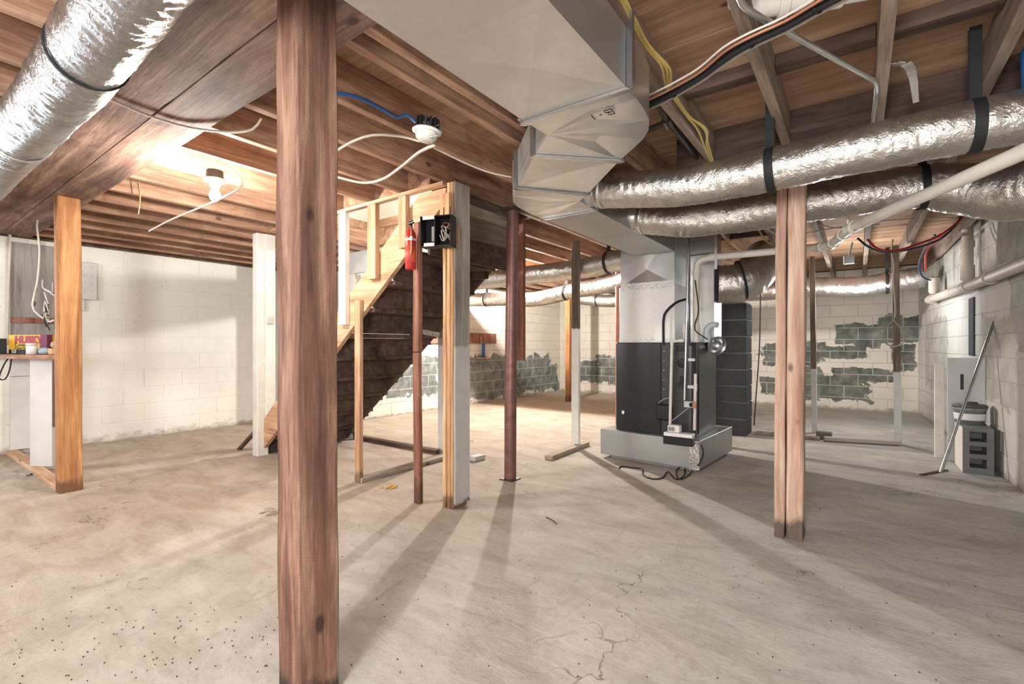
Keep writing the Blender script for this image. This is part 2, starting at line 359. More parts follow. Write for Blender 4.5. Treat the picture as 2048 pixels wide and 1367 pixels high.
def link(name, me, loc, parent=None, kind=None, label=None):
    o = bpy.data.objects.new(name, me); COL.objects.link(o); loc = Vector(loc); WLOC[o.name] = loc
    if parent is not None:
        o.parent = parent; o.location = loc - wloc(parent)
    else: o.location = loc
    if kind: o['kind'] = kind
    if label: o['label'] = label
    return o
def tag(o, label, cat, group=None):
    o['label'] = label; o['category'] = cat
    if group: o['group'] = group
    return o
def thing(name, label, cat, loc, group=None):
    return tag(link(name, None, loc), label, cat, group)
def copy_tree(src, delta):
    """the thing and each of its parts, moved by delta"""
    c = src.copy(); COL.objects.link(c); c.location = Vector(src.location) + Vector(delta); WLOC[c.name] = wloc(src) + Vector(delta)
    for ch in src.children:
        d = ch.copy(); COL.objects.link(d); d.parent = c; WLOC[d.name] = wloc(ch) + Vector(delta)
        for g in ch.children:
            e = g.copy(); COL.objects.link(e); e.parent = d; WLOC[e.name] = wloc(g) + Vector(delta)
    return c
def spline(pts, step=0.03):
    pts = [Vector(p) for p in pts]; P = [pts[0] * 2 - pts[1]] + pts + [pts[-1] * 2 - pts[-2]]; out = []
    for i in range(1, len(P) - 2):
        a, b, c, d = P[i - 1:i + 3]; n = max(2, int((c - b).length / step))
        for k in range(n):
            t = k / n
            out.append(0.5 * ((2 * b) + (c - a) * t + (2 * a - 5 * b + 4 * c - d) * t * t + (3 * b - a - 3 * c + d) * t ** 3))
    out.append(pts[-1]); return out
def rough_post(x0, x1, y0, y1, z0, z1, lean=(0, 0), n=14, amp=0.004, cut=None, xy=None, seed=0):
    """a sawn post: worn edges, slightly wavy faces, faint lean"""
    m = MB(); ch = 0.006; rings = []
    for i in range(n + 1):
        t = i / n; z = z0 + (z1 - z0) * t; ox, oy = lean[0] * t, lean[1] * t
        P = [(x0 + ch, y0), (x1 - ch, y0), (x1, y0 + ch), (x1, y1 - ch), (x1 - ch, y1), (x0 + ch, y1), (x0, y1 - ch), (x0, y0 + ch)]
        R = []
        for (px, py) in P:
            nz = noise.noise(Vector((px * 9 + seed, py * 9, z * 3.1))) * amp; nz2 = noise.noise(Vector((px * 9 + 7, py * 9 + seed, z * 2.7))) * amp
            R.append(Vector((px + ox + nz, py + oy + nz2, z)))
        rings.append(R)
    vs = [p for R in rings for p in R]; fs = [list(range(8))[::-1], [n * 8 + k for k in range(8)]]
    for i in range(n):
        for k in range(8): fs.append([i * 8 + k, i * 8 + (k + 1) % 8, (i + 1) * 8 + (k + 1) % 8, (i + 1) * 8 + k])
    return m.add(vs, fs)
def cable(name, pts, r, mat, label, cat='cable', n=6, group=None, step=0.04):
    return tag(MB().tube(spline(pts, step), r, n).build(name, mat), label, cat, group)

# ------------------------------------------------------------------ setting: floor, walls of block, ceiling with its joists and sheets
XL, XB, YB, YF = -7.1, -6.0, 10.27, -3.4
def xr(y): return 1.03 - (y - 5.2) * 0.0415      # the right-hand wall runs slightly inwards
JZ, SZ = 2.275, 2.462
MB().box(XL - 0.2, 1.8, YF - 0.2, YB + 0.2, -0.12, 0.0).build('floor', M['floor'], kind='structure')

BW, BH, MJ = 0.406, 0.2045, 0.009
def block_mesh(name, L, D=0.05, MJ=MJ):
    return MB().box(-L / 2, L / 2, -D, 0, 0, BH - MJ, 0.004)
def block_course(wall, origin, dirv, length, ncourse, mat, seed=0, first=0.0, MJ=MJ):
    """blocks laid in running bond, each its own part, sharing two meshes"""
    rnd = random.Random(seed); o = Vector(origin); d = Vector(dirv).normalized(); nrm = Vector((d.y, -d.x, 0))
    ang = math.atan2(d.y, d.x); cache = {}
    for k in range(ncourse):
        x = 0.0; off = (k % 2) * BW / 2; first_len = BW / 2 if k % 2 else BW
        while x < length - 0.03:
            L = min(first_len if x == 0 else BW, length - x); key = round(L, 2)
            if key not in cache:
                b = block_mesh('block', L - MJ, 0.05, MJ); me = bpy.data.meshes.new('block'); me.from_pydata(b.v, [], b.f); me.materials.append(mat); cache[key] = me
            p = o + d * (x + L / 2) + nrm * rnd.uniform(-0.001, 0.002); p.z = o.z + k * BH + MJ / 2
            ob = link('block', cache[key], p, wall); ob.rotation_euler = (0, 0, ang)
            x += L
NC = 11
wl = MB().box(XL - 0.2, XL - 0.004, YF - 0.2, 4.3, 0, NC * BH).build('wall_left', M['wall_left'], kind='structure')
block_course(wl, (XL, 4.3, 0), (0, -1, 0), 3.75, NC, M['wall_left'], 1)
wbj = MB().box(XL - 0.2, XB - 0.004, 4.3, 4.5, 0, NC * BH).box(XL - 0.2, XB - 0.004, 4.5, YB + 0.2, 0, NC * BH).build('wall_bay', M['joint_cream'], kind='structure')
block_course(wbj, (XB, YB, 0), (0, -1, 0), YB - 4.3, NC, M['wall_bay'], 2)
wbk = MB().box(XB - 0.2, 1.4, YB + 0.004, YB + 0.2, 0, NC * BH + 0.2).build('wall_back', M['joint_cream'], kind='structure')
block_course(wbk, (0.82, YB, 0), (-1, 0, 0), 0.82 - XB, NC + 1, M['wall_back'], 3)
a, b = Vector((xr(4.2), 4.2, 0)), Vector((xr(YB), YB, 0)); dv = (b - a); nrm = Vector((-dv.y, dv.x, 0)).normalized()
wr = MB()
wr.prism([(xr(YB) + 0.004, YB + 0.2), (xr(YF) + 0.004, YF - 0.2), (xr(YF) + 0.25, YF - 0.2), (xr(YB) + 0.25, YB + 0.2)][::-1], 0, 12 * BH)
wr = wr.build('wall_right', M['wall_right'], kind='structure')
def right_blocks():
    d = Vector((xr(YB) - xr(4.4), YB - 4.4, 0)); block_course(wr, (xr(4.4), 4.4, 0), d, d.length, 12, M['wall_right'], 4, 0, 0.004)
right_blocks()
MB().box(XL - 0.2, 1.8, YF - 0.2, YF, 0, 2.5).build('wall_front', M['wall_plain'], kind='structure')
# timber sill along the tops of the block walls
for nm, bx in (('trim_1', (XL - 0.2, XL + 0.0, YF, 4.3)), ('trim_2', (XB - 0.2, XB + 0.0, 4.3, YB)),):
    MB().box(*bx, NC * BH, NC * BH + 0.022, 0.002).build(nm, M['stud_dark'], kind='structure')

OPEN = (-4.62, -2.555, 2.5, 3.5)      # the stair opening
cb = MB(); z0, z1 = 2.48, 2.56
cb.box(XL - 0.2, OPEN[0], YF - 0.2, YB + 0.2, z0, z1).box(OPEN[1], 1.8, YF - 0.2, YB + 0.2, z0, z1).box(OPEN[0], OPEN[1], YF - 0.2, OPEN[2], z0, z1).box(OPEN[0], OPEN[1], OPEN[3], YB + 0.2, z0, z1)
cb.box(XL - 0.2, XL - 0.14, YF - 0.2, YB + 0.2, NC * BH + 0.022, z0).box(XL - 0.14, 1.8, YB + 0.14, YB + 0.2, NC * BH + 0.2, z0).box(1.25, 1.8, YF - 0.2, YB + 0.14, 2.454, z0)
ceil = cb.build('ceiling', M['plywood'], kind='structure')
# plywood sheets nailed over the joists
yb = [YF + i * 1.22 for i in range(-0, 12)]; yb = [2.15 + 1.22 * k for k in range(-5, 8)]
rnd = random.Random(5)
for j in range(len(yb) - 1):
    xs = [XL, XL + (1.1 if j % 2 else 2.3)]
    while xs[-1] < 1.2: xs.append(xs[-1] + 2.44)
    for i in range(len(xs) - 1):
        x0, x1, y0, y1 = xs[i] + 0.003, min(xs[i + 1], 1.5) - 0.003, max(yb[j], YF) + 0.003, min(yb[j + 1], YB) - 0.003
        if x1 - x0 < 0.05 or y1 - y0 < 0.05: continue
        pieces = [(x0, x1, y0, y1)]
        if x1 > OPEN[0] and x0 < OPEN[1] and y1 > OPEN[2] and y0 < OPEN[3]:
            pieces = []
            if x0 < OPEN[0]: pieces.append((x0, OPEN[0], y0, y1))
            if x1 > OPEN[1]: pieces.append((OPEN[1], x1, y0, y1))
            cx0, cx1 = max(x0, OPEN[0]), min(x1, OPEN[1])
            if y0 < OPEN[2]: pieces.append((cx0, cx1, y0, OPEN[2]))
            if y1 > OPEN[3]: pieces.append((cx0, cx1, OPEN[3], y1))
        for q in pieces:
            if q[1] - q[0] < 0.03 or q[3] - q[2] < 0.03: continue
            dz = rnd.uniform(0, 0.003)
            MB().box(*q, SZ + dz, 2.482, 0.002).build('plywood_sheet', M['plywood'], ceil)
JX = [-6.95, -6.52, -6.11, -5.71, -5.3, -4.9, -4.47, -4.03, -3.6, -3.18, -2.785, -2.37, -1.962, -1.565, -1.15, -0.74, -0.33, 0.087, 0.47, 0.86]
GY0, GY1 = 0.64, 1.08
for x in JX + [-1.445]:
    mat = M['joist_old'] if x > -0.9 else M['joist']; hw = 0.022
    segs = [(YF, GY0 - 0.008), (GY1 + 0.008, YB)]
    if x > -0.95: segs = [(YF, GY0 - 0.008), (GY1 + 0.008, 3.118), (3.262, YB)]
    if OPEN[0] < x < OPEN[1]: segs = [(YF, GY0 - 0.008), (GY1 + 0.008, 2.455), (3.545, YB)]
    if x == -1.445: segs = [(GY1, 2.32)]
    for (y0, y1) in segs:
        m = MB(); n = max(2, int((y1 - y0) / 0.35)); rings = []
        zt = SZ; zb = JZ + rnd.uniform(-0.003, 0.006)
        for i in range(n + 1):
            y = y0 + (y1 - y0) * i / n; wv = noise.noise(Vector((x * 3, y * 1.3, 0))) * 0.004
            rings.append([(x - hw + wv, y, zb + wv), (x + hw + wv, y, zb + wv * 0.6), (x + hw + wv, y, zt), (x - hw + wv, y, zt)])
        vs = [p for R in rings for p in R]; fs = [[0, 3, 2, 1], [n * 4 + k for k in range(4)]]
        for i in range(n):
            for k in range(4): fs.append([i * 4 + k, (i + 1) * 4 + k, (i + 1) * 4 + (k + 1) % 4, i * 4 + (k + 1) % 4][::-1])
        m.add(vs, fs).build('joist', mat, ceil)
# solid blocking between the right-hand joists and headers about the stair opening
for i in range(len(JX) - 1):
    if JX[i] > -0.8: MB().box(JX[i] + 0.024, JX[i + 1] - 0.024, 2.47, 2.55, 2.40, SZ, 0.003).build('blocking', M['lumber_x_dark'], ceil)
    if -4.1 < JX[i] < -0.9: MB().box(JX[i] + 0.024, JX[i + 1] - 0.024, 3.58 if JX[i] < -2.3 else 5.6, 3.62 if JX[i] < -2.3 else 5.64, JZ + 0.01, SZ, 0.003).build('blocking', M['lumber_x_dark'], ceil)
MB().box(OPEN[0] - 0.04, OPEN[1], 2.458, 2.498, JZ, SZ, 0.003).build('stair_header', M['joist'], ceil)
MB().box(OPEN[0] - 0.04, OPEN[1], 3.502, 3.542, JZ, SZ, 0.003).build('stair_header', M['joist'], ceil)
MB().box(OPEN[1] - 0.001, OPEN[1] + 0.04, 2.5, 3.5, 1.99, SZ, 0.003).build('stair_landing_header', M['header'], ceil)
MB().box(OPEN[1] + 0.0405, OPEN[1] + 0.065, 2.5, 3.5, 2.165, 2.25, 0.003).build('ledger_strip', M['lumber_y'], ceil)
MB().box(OPEN[1] - 0.045, OPEN[1] + 0.045, 2.44, 2.5, JZ, SZ + 0.02, 0.002).build('stair_header', M['joist'], ceil)
MB().box(OPEN[0] - 0.04, OPEN[0], 2.5, 3.5, JZ, SZ, 0.003).build('stair_header', M['joist'], ceil)
sw = MB(); zz = 3.4
sw.box(OPEN[0] - 0.05, OPEN[1] + 0.05, OPEN[3], OPEN[3] + 0.05, 2.56, zz).box(OPEN[0] - 0.05, OPEN[1] + 0.05, OPEN[2] - 0.05, OPEN[2], 2.56, zz)
sw.box(OPEN[0] - 0.05, OPEN[0], OPEN[2], OPEN[3], 2.56, zz).box(OPEN[1], OPEN[1] + 0.05, OPEN[2], OPEN[3], 2.56, zz).box(OPEN[0] - 0.05, OPEN[1] + 0.05, OPEN[2] - 0.05, OPEN[3] + 0.05, zz, zz + 0.05)
sw.build('wall_stairwell', M['wall_plain'], kind='structure')

# ------------------------------------------------------------------ girders
g = thing('girder', 'long double timber girder crossing under the joists by the foil duct', 'beam', (-3.0, 0.86, 2.26))
for (y0, y1) in ((GY0, 0.857), (0.862, GY1)):
    m = MB(); n = 40; rings = []
    for i in range(n + 1):
        x = -7.05 + 8.0 * i / n; wv = noise.noise(Vector((x * 2.2, y0 * 5, 1))) * 0.006
        zb = 2.262 + abs(noise.noise(Vector((x * 1.7, y0 * 9, 4)))) * 0.006
        rings.append([(x, y0, zb), (x, y1 + (wv if y1 > 1 else 0), zb), (x, y1 + (wv if y1 > 1 else 0), SZ), (x, y0, SZ)])
    fs = [[0, 1, 2, 3], [n * 4 + k for k in (3, 2, 1, 0)]]
    for i in range(n):
        for k in range(4): fs.append([i * 4 + k, i * 4 + (k + 1) % 4, (i + 1) * 4 + (k + 1) % 4, (i + 1) * 4 + k][::-1])
    m.add([p for R in rings for p in R], fs).build('beam_half', M['girder'], g)
tag(MB().box(-0.95, 0.98, 3.122, 3.258, JZ - 0.005, SZ, 0.004).build('girder', M['lumber_x_dark']), 'dark timber girder above the pair of foil ducts, on the square post', 'beam')

# ------------------------------------------------------------------ posts
tag(rough_post(-1.503, -1.378, 0.79, 0.932, 0.0, 2.262, (-0.012, 0), 24, 0.006).build('timber_post', M['post_dark']), 'rough dark brown square post standing nearest, full height of the picture', 'post')
tag(rough_post(-4.995, -4.895, 0.895, 1.036, 0.0, 2.262, (0.0, -0.01), 18, 0.004, seed=3).build('timber_post', M['post_orange']), 'orange-brown sawn post at the end of the white counter partition', 'post')
def cracked_post():
    t = thing('timber_post', 'pinkish square post with a long crack, dark damp foot, under the foil ducts', 'post', (-0.33, 3.25, 0))
    rough_post(-0.398, -0.345, 3.178, 3.31, 0.0, 2.27, (0.012, 0), 22, 0.006, seed=9).build('post_half', M['post_pink'], t)
    rough_post(-0.339, -0.253, 3.186, 3.32, 0.0, 2.27, (0.012, 0), 22, 0.005, seed=4).build('post_half', M['post_pink'], t)
    return t
cracked_post()
def oak_post():
    t = thing('timber_post', 'built-up post of pale oak planks with a grey-white painted side, carrying the black box', 'post', (-2.29, 2.47, 0))
    rough_post(-2.338, -2.305, 2.392, 2.545, 0.0, 2.2, (0, 0), 18, 0.004, seed=2).build('plank', M['oak'], t)
    rough_post(-2.301, -2.268, 2.396, 2.55, 0.0, 2.25, (0, 0), 18, 0.004, seed=5).build('plank', M['oak'], t)
    rough_post(-2.264, -2.246, 2.398, 2.55, 0.0, 2.25, (0, 0), 18, 0.003, seed=6).build('plank', M['oak'], t)
    rough_post(-2.243, -2.226, 2.402, 2.56, 0.03, 2.25, (0, 0), 18, 0.004, seed=8).build('painted_board', M['oak_grey'], t, label='grey-white painted side board')
    MB().box(-2.335, -2.245, 2.362, 2.39, 1.8, 2.17, 0.003).build('nailed_block', M['oak'], t)
oak_post()
rs = thing('spliced_stud', 'reddish spliced stud holding the fire extinguisher', 'stud', (-2.53, 2.36, 0))
rough_post(-2.575, -2.512, 2.34, 2.38, 0.0, 1.075, (-0.0, -0.01), 10, 0.003, seed=1).build('lower_piece', M['stud_red'], rs)
rough_post(-2.575, -2.512, 2.333, 2.373, 1.083, 2.0, (0.012, -0.008), 10, 0.003, seed=12).build('upper_piece', M['stud_red'], rs)
tag(MB().box(-3.362, -3.292, 2.412, 2.448, 0.0, 1.5, 0.003).build('wall_stud', M['stud']), 'short upright stud nailed to the front of the stair stringer', 'stud')
wp = thing('white_post', 'flaking white-painted post at the foot of the stairs', 'post', (-4.94, 2.47, 0))
rough_post(-5.03, -4.93, 2.385, 2.50, 0, 2.27, (0, 0), 16, 0.004, seed=21).build('post_core', M['white_wood'], wp)
MB().box(-4.925, -4.905, 2.46, 2.56, 0.35, 2.27, 0.003).build('side_board', M['white_wood'], wp)
MB().box(-4.905, -4.885, 2.47, 2.53, 1.35, 1.42, 0.002).build('latch_block', M['grey_metal'], wp)
wp2 = MB().box(-5.08, -4.97, 3.56, 3.67, 0, 2.0, 0.004).build('white_post', M['white_wood']); tag(wp2, 'white post glimpsed through the stair studs', 'post')
tag(MB().box(-5.2, -3.35, 3.556, 3.6, 2.0, 2.26, 0.004).build('white_beam', M['white_board']), 'white board beam behind the hanging stair studs', 'beam')
def column():
    t = thing('steel_column', 'round rusty red steel column with a base plate', 'column', (-2.36, 3.235, 0))
    MB().tube([(-2.365, 3.23, 0.008), (-2.362, 3.23, 0.8), (-2.345, 3.24, 2.25)], 0.051, 24).build('tube', M['rust'], t)
    MB().box(-2.43, -2.30, 3.165, 3.295, 0.0, 0.01, 0.001).build('base_plate', M['iron'], t)
    MB().box(-2.42, -2.27, 3.17, 3.31, 2.25, 2.274, 0.001).build('cap_plate', M['iron'], t)
column()
tag(MB().box(-2.675, -2.59, 3.75, 3.79, 0.98, 2.461, 0.003).build('hanging_stud', M['stud_red']), 'reddish stud hanging from the joists behind the steel column', 'stud')
ws = thing('half_painted_stud', 'stud painted white below, standing on a loose block of lumber', 'stud', (-2.51, 4.64, 0))
rough_post(-2.555, -2.465, 4.63, 4.675, 0.045, 2.27, (-0.0, 0), 10, 0.003, seed=31).build('upright', M['stud_half'], ws)
p0, p1 = gz(1097, 919), gz(1172, 890)
tag(MB().bar(Vector((p0.x, p0.y, 0.022)), Vector((p1.x, p1.y, 0.022)), 0.09, 0.042, 0.003).build('foot_block', M['lumber_y']), 'pale offcut of lumber under the half-painted stud', 'lumber')
tag(MB().box(-4.72, -4.62, 8.3, 8.39, 0, 2.27, 0.004).build('timber_post', M['post_orange']), 'slim orange post far back by the bay wall corner', 'post')
p = at(1236, 850, 6.25)
tag(MB().tube([(p.x, p.y, 0), (p.x, p.y, 2.27)], 0.034, 14).build('copper_pipe', M['copper']), 'upright dull pink copper pipe beside the furnace', 'pipe')
for nm, (u, v), wd, lb in (('half_painted_pole', (1629, 866), 0.06, 'thin pole painted white below, between the cracked post and the back wall'), ('half_painted_pole', (1797, 888), 0.066, 'thin pole painted white below with a looped wire hanging on it')):
    p = gz(u, v); tag(rough_post(p.x - wd / 2, p.x + wd / 2, p.y, p.y + 0.05, 0, 2.27, (-0.03, 0.02), 8, 0.003, seed=u).build(nm, M['pole_half']), lb, 'pole')
a, b = gz(1648, 882), gz(1800, 891)
tag(MB().tube([(a.x, a.y, 0.03), (b.x, b.y, 0.03)], 0.03, 10).build('floor_pipe', M['pvc_old']), 'whitewashed pipe lying along the floor by the painted poles', 'pipe')
a, b = gz(1512, 868), gz(1640, 880)
tag(MB().bar((a.x, a.y, 0.02), (b.x, b.y, 0.02), 0.07, 0.04, 0.003).build('floor_plate', M['lumber_y']), 'grey floor plate running from the block pier', 'lumber')
p = gz(1650, 878)
tag(MB().box(p.x - 0.09, p.x + 0.07, p.y - 0.04, p.y + 0.06, 0, 0.09, 0.008).build('concrete_scrap', M['block']), 'small grey concrete scrap by the foot of a pole', 'rubble')

# ------------------------------------------------------------------ stairs
def stairs():
    t = thing('basement_stairs', 'open-backed wooden basement stairs rising to the right', 'stairs', (-5.0, 3.0, 0))
    sl = 0.81; xf = -5.02
    def low(x): return sl * (x - xf)
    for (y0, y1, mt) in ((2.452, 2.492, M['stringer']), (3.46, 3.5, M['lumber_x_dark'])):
        xa, xb = xf, (-2.36 if y0 < 3 else -2.57); T = 0.315
        poly = [(xa, 0.0), (xb, low(xb)), (xb, min(2.245, low(xb) + T)), (xb - max(0, low(xb) + T - 2.245) / sl, 2.245), (xa - 0.0, 0.3), (xa - 0.05, 0.2), (xa - 0.05, 0)]
        n = len(poly); vs = [(q[0], y0, q[1]) for q in poly] + [(q[0], y1, q[1]) for q in poly]
        fs = [list(range(n)), list(range(2 * n - 1, n - 1, -1))] + [[i, n + i, n + (i + 1) % n, (i + 1) % n] for i in range(n)]
        MB().add(vs, fs).build('stringer', mt, t)
    N = 12; rise = 2.46 / N; run = rise / sl
    for i in range(1, N):
        if xf + (rise * i) / sl > -2.6: break
        z = rise * i; x = xf + 0.015 + (z - rise) / sl
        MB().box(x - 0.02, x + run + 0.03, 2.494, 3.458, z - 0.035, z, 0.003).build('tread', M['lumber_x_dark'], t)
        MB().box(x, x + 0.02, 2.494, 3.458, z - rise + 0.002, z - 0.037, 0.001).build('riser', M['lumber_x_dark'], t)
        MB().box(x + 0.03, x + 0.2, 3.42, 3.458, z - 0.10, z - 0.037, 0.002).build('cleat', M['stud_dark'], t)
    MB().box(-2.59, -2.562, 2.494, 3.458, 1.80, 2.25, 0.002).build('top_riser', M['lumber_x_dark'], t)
    MB().box(-4.7, -2.34, 2.40, 2.45, 2.25, 2.275, 0.002).build('top_plate', M['lumber_x'], t)
    for (x0, x1, zb, zt, mt, lb) in ((-3.185, -3.085, 1.655, 2.25, M['stud'], None), (-3.575, -3.48, 1.30, 2.25, M['white_wood'], 'white-painted hanging stud'), (-2.815, -2.73, 1.86, 2.25, M['stud'], None)):
        MB().box(x0, x1, 2.405, 2.45, zb, zt, 0.003).build('hanging_stud', mt, t, label=lb)
    MB().box(-3.36, -3.27, 2.42, 3.46, 0, 0.04, 0.003).build('floor_plate', M['lumber_y'], t)
    MB().box(-4.92, -3.52, 3.51, 3.59, 0, 0.04, 0.003).build('floor_plate', M['lumber_x_dark'], t)
    MB().box(-3.545, -3.475, 3.56, 3.64, 0, 1.5, 0.003).build('closet_post', M['oak_grey'], t)
    MB().box(-4.93, -4.86, 3.51, 3.57, 0.04, 0.2, 0.003).build('short_stud', M['stud_dark'], t)
    MB().bar((-5.42, 2.43, 0.0), (-5.0, 2.43, 0.27), 0.04, 0.03, 0.002).build('stringer_foot', M['stud_dark'], t)
stairs()
tag(MB().bar(ony(725, 635, 3.2), ony(878, 670, 3.3), 0.02, 0.05, 0.002).build('brace_strip', M['lumber_y']), 'pale strip nailed under the stairs', 'lumber')
tag(MB().box(-5.99, -5.95, 5.4, 7.65, 1.16, 1.36, 0.003).build('wall_rail', M['stud_red']), 'red-brown board rail fixed along the bay wall', 'board')

# ------------------------------------------------------------------ supply trunk duct
Z0, Z1 = 2.0, 2.205
def panel_prism(poly, z0, z1, pivot, amp):
    """sheet-metal fitting: the bottom is creased in a fan from the pivot corner"""
    n = len(poly); m = MB(); vs = [(p[0], p[1], z0) for p in poly]; pv_ = Vector(vs[pivot]); vv = list(vs); mid = {}
    order = [(pivot + k) % n for k in range(1, n)]
    for k, i in enumerate(order):
        q = pv_.lerp(Vector(vs[i]), 0.55); q.z += amp if (k // 2) % 2 else 0.0; mid[i] = len(vv); vv.append(tuple(q))
    fs = []
    for k in range(len(order) - 1):
        i, j = order[k], order[k + 1]; fs += [[pivot, mid[j], mid[i]], [mid[i], mid[j], j, i]]
    m.add(vv, fs)
    m.add([(p[0], p[1], z1) for p in poly], [list(range(n))])
    for i in range(n):
        j = (i + 1) % n; m.add([vs[i], vs[j], (poly[j][0], poly[j][1], z1), (poly[i][0], poly[i][1], z1)], [[0, 1, 2, 3]])
    return m
def trunk():
    t = thing('supply_duct', 'galvanised rectangular trunk duct with an offset bend leading to the furnace', 'duct', (-1.3, 2.2, Z0))
    m = MB(); xa, xb = -1.05, -0.632
    ys = [YF + 0.3, -1.9, -0.45, 1.0, 1.53]
    for i in range(len(ys) - 1):
        y0, y1 = ys[i], ys[i + 1]; c = ((xa + xb) / 2, (y0 + y1) / 2, Z0 + 0.012)
        q = [(xa, y0, Z0), (xb, y0, Z0), (xb, y1, Z0), (xa, y1, Z0), c]
        m.add(q, [[1, 0, 4], [2, 1, 4], [3, 2, 4], [0, 3, 4]])
        m.add([(xa, y0, Z0), (xa, y1, Z0), (xa, y1, Z1), (xa, y0, Z1)], [[0, 1, 2, 3]]); m.add([(xb, y0, Z0), (xb, y1, Z0), (xb, y1, Z1), (xb, y0, Z1)], [[3, 2, 1, 0]])
        m.add([(xa, y0, Z1), (xb, y0, Z1), (xb, y1, Z1), (xa, y1, Z1)], [[0, 1, 2, 3]])
    m.build('straight_section', M['galv'], t)
    arc = [(-0.632, 1.62), (-0.637, 1.71), (-0.652, 1.80), (-0.685, 1.885), (-0.74, 1.96), (-0.82, 2.035)]
    e1 = [(-1.05, 1.53), (-0.632, 1.53)] + arc + [(-0.905, 2.11), (-1.196, 1.826), (-1.04, 1.682)]
    panel_prism(e1, Z0, Z1, len(e1) - 1, 0.009).build('bend', M['galv'], t)
    mid = [(-1.196, 1.826), (-0.905, 2.11), (-1.26, 2.476), (-1.522, 2.146)]
    m = MB(); cc = (-1.22, 2.14, Z0 + 0.014); m.add([(p[0], p[1], Z0) for p in mid] + [cc], [[1, 0, 4], [2, 1, 4], [3, 2, 4], [0, 3, 4]])
    for i in range(4):
        j = (i + 1) % 4; m.add([(*mid[i], Z0), (*mid[j], Z0), (*mid[j], Z1), (*mid[i], Z1)], [[0, 1, 2, 3]])
    m.add([(*p, Z1) for p in mid], [[0, 1, 2, 3]]); m.build('offset_section', M['galv'], t)
    e2 = [(-1.26, 2.476), (-1.361, 2.568), (-1.372, 2.808), (-1.762, 2.808), (-1.76, 2.66), (-1.752, 2.56), (-1.735, 2.45), (-1.70, 2.35), (-1.63, 2.25), (-1.522, 2.146)]
    panel_prism(e2[::-1][::-1], Z0, Z1, 1, 0.008).build('bend', M['galv'], t)
    MB().box(-1.762, -1.372, 2.81, 4.452, Z0, Z1, 0.001).build('straight_section', M['galv_dull'], t)
    def cleat(p, q):
        d = (Vector((*q, 0)) - Vector((*p, 0))).normalized(); nx = Vector((-d.y, d.x, 0)) * 0.012
        P, Q = Vector((*p, Z0 - 0.006)) - d * 0.012, Vector((*q, Z0 - 0.006)) + d * 0.012
        MB().bar(P, Q, 0.028, 0.012, 0.003).bar((P.x, P.y, Z0 - 0.01), (P.x, P.y, Z1), 0.02, 0.012).bar((Q.x, Q.y, Z0 - 0.01), (Q.x, Q.y, Z1), 0.02, 0.012).build('drive_cleat', M['steel'], t)
    cleat((-1.05, 1.53), (-0.632, 1.53)); cleat((-1.196, 1.826), (-0.905, 2.11)); cleat((-1.522, 2.146), (-1.26, 2.476)); cleat((-1.762, 2.808), (-1.372, 2.808))
    MB().box(-1.066, -1.054, 1.50, 1.53, 2.0, 2.27, 0.001).build('hanger_strap', M['steel'], t)
    MB().box(-0.628, -0.618, 1.545, 1.565, 2.0, 2.272, 0.001).build('hanger_strap', M['steel'], t)
    # the fitter's felt-pen mark on the first bend, written to be read from the other side: B-1
    o = gz(1226, 222, Z0 - 0.004); e = gz(1183, 235, Z0 - 0.004); X = (e - o).normalized(); Y = Vector((0, 0, -1)).cross(X) ; S = (e - o).length
    def st(pts): return [o + X * (a * S) + Y * (b * S) for a, b in pts]
    m = MB()
    for s_ in ([(0.0, -.22), (0.02, .24)], [(0.0, .24), (.3, .2), (.26, .04), (.06, .0), (.34, -.06), (.32, -.22), (.0, -.22)], [(.5, 0), (.62, 0)], [(.92, -.2), (.95, .22)]):
        m.tube(st(s_), 0.0018, 5)
    m.build('pen_mark', M['dark_ink'], t, 'stuff')
trunk()

# ------------------------------------------------------------------ foil flex ducts
def flex_mb(pts, r, seed=0, ridge=0.03, segs=60, step=0.009, rfun=None, crease=1.0):
    P = spline(pts, step); N = len(P); m = MB(); rings = []
    t0 = (P[1] - P[0]).normalized(); x = Vector((0, 0, 1)).cross(t0).normalized()
    for i, p in enumerate(P):
        t = (P[min(i + 1, N - 1)] - P[max(i - 1, 0)]).normalized(); x = (x - t * x.dot(t)).normalized(); y = t.cross(x); R = []
        sdist = i * step; base = rfun(i / (N - 1)) if rfun else 1.0
        for k in range(segs):
            a = 2 * PI * k / segs; ca, sa = math.cos(a), math.sin(a)
            n1 = noise.noise(Vector((sdist * 7, ca * 1.3 + seed, sa * 1.3))); n2 = 0.6 - 2.0 * abs(noise.noise(Vector((sdist * 26, ca * 1.5 + seed, sa * 1.5 + 5)))); n3 = 0.5 - 2.0 * abs(noise.noise(Vector((sdist * 50, ca * 3 + seed, sa * 3))))
            rr = r * base * (1 + 0.05 * n1 * crease + 0.034 * n2 * crease + 0.020 * n3 * crease + ridge * 0.18 * math.sin(sdist * 2 * PI / 0.05 + a))
            R.append(p + (x * ca + y * sa) * rr)
        rings.append(R)
    vs = [q for R in rings for q in R]; fs = []
    for i in range(N - 1):
        for k in range(segs): fs.append([i * segs + k, i * segs + (k + 1) % segs, (i + 1) * segs + (k + 1) % segs, (i + 1) * segs + k])
    m.add(vs, fs, True); m.add(rings[0][::-1], [list(range(segs))]); m.add(rings[-1], [list(range(segs))])
    return m
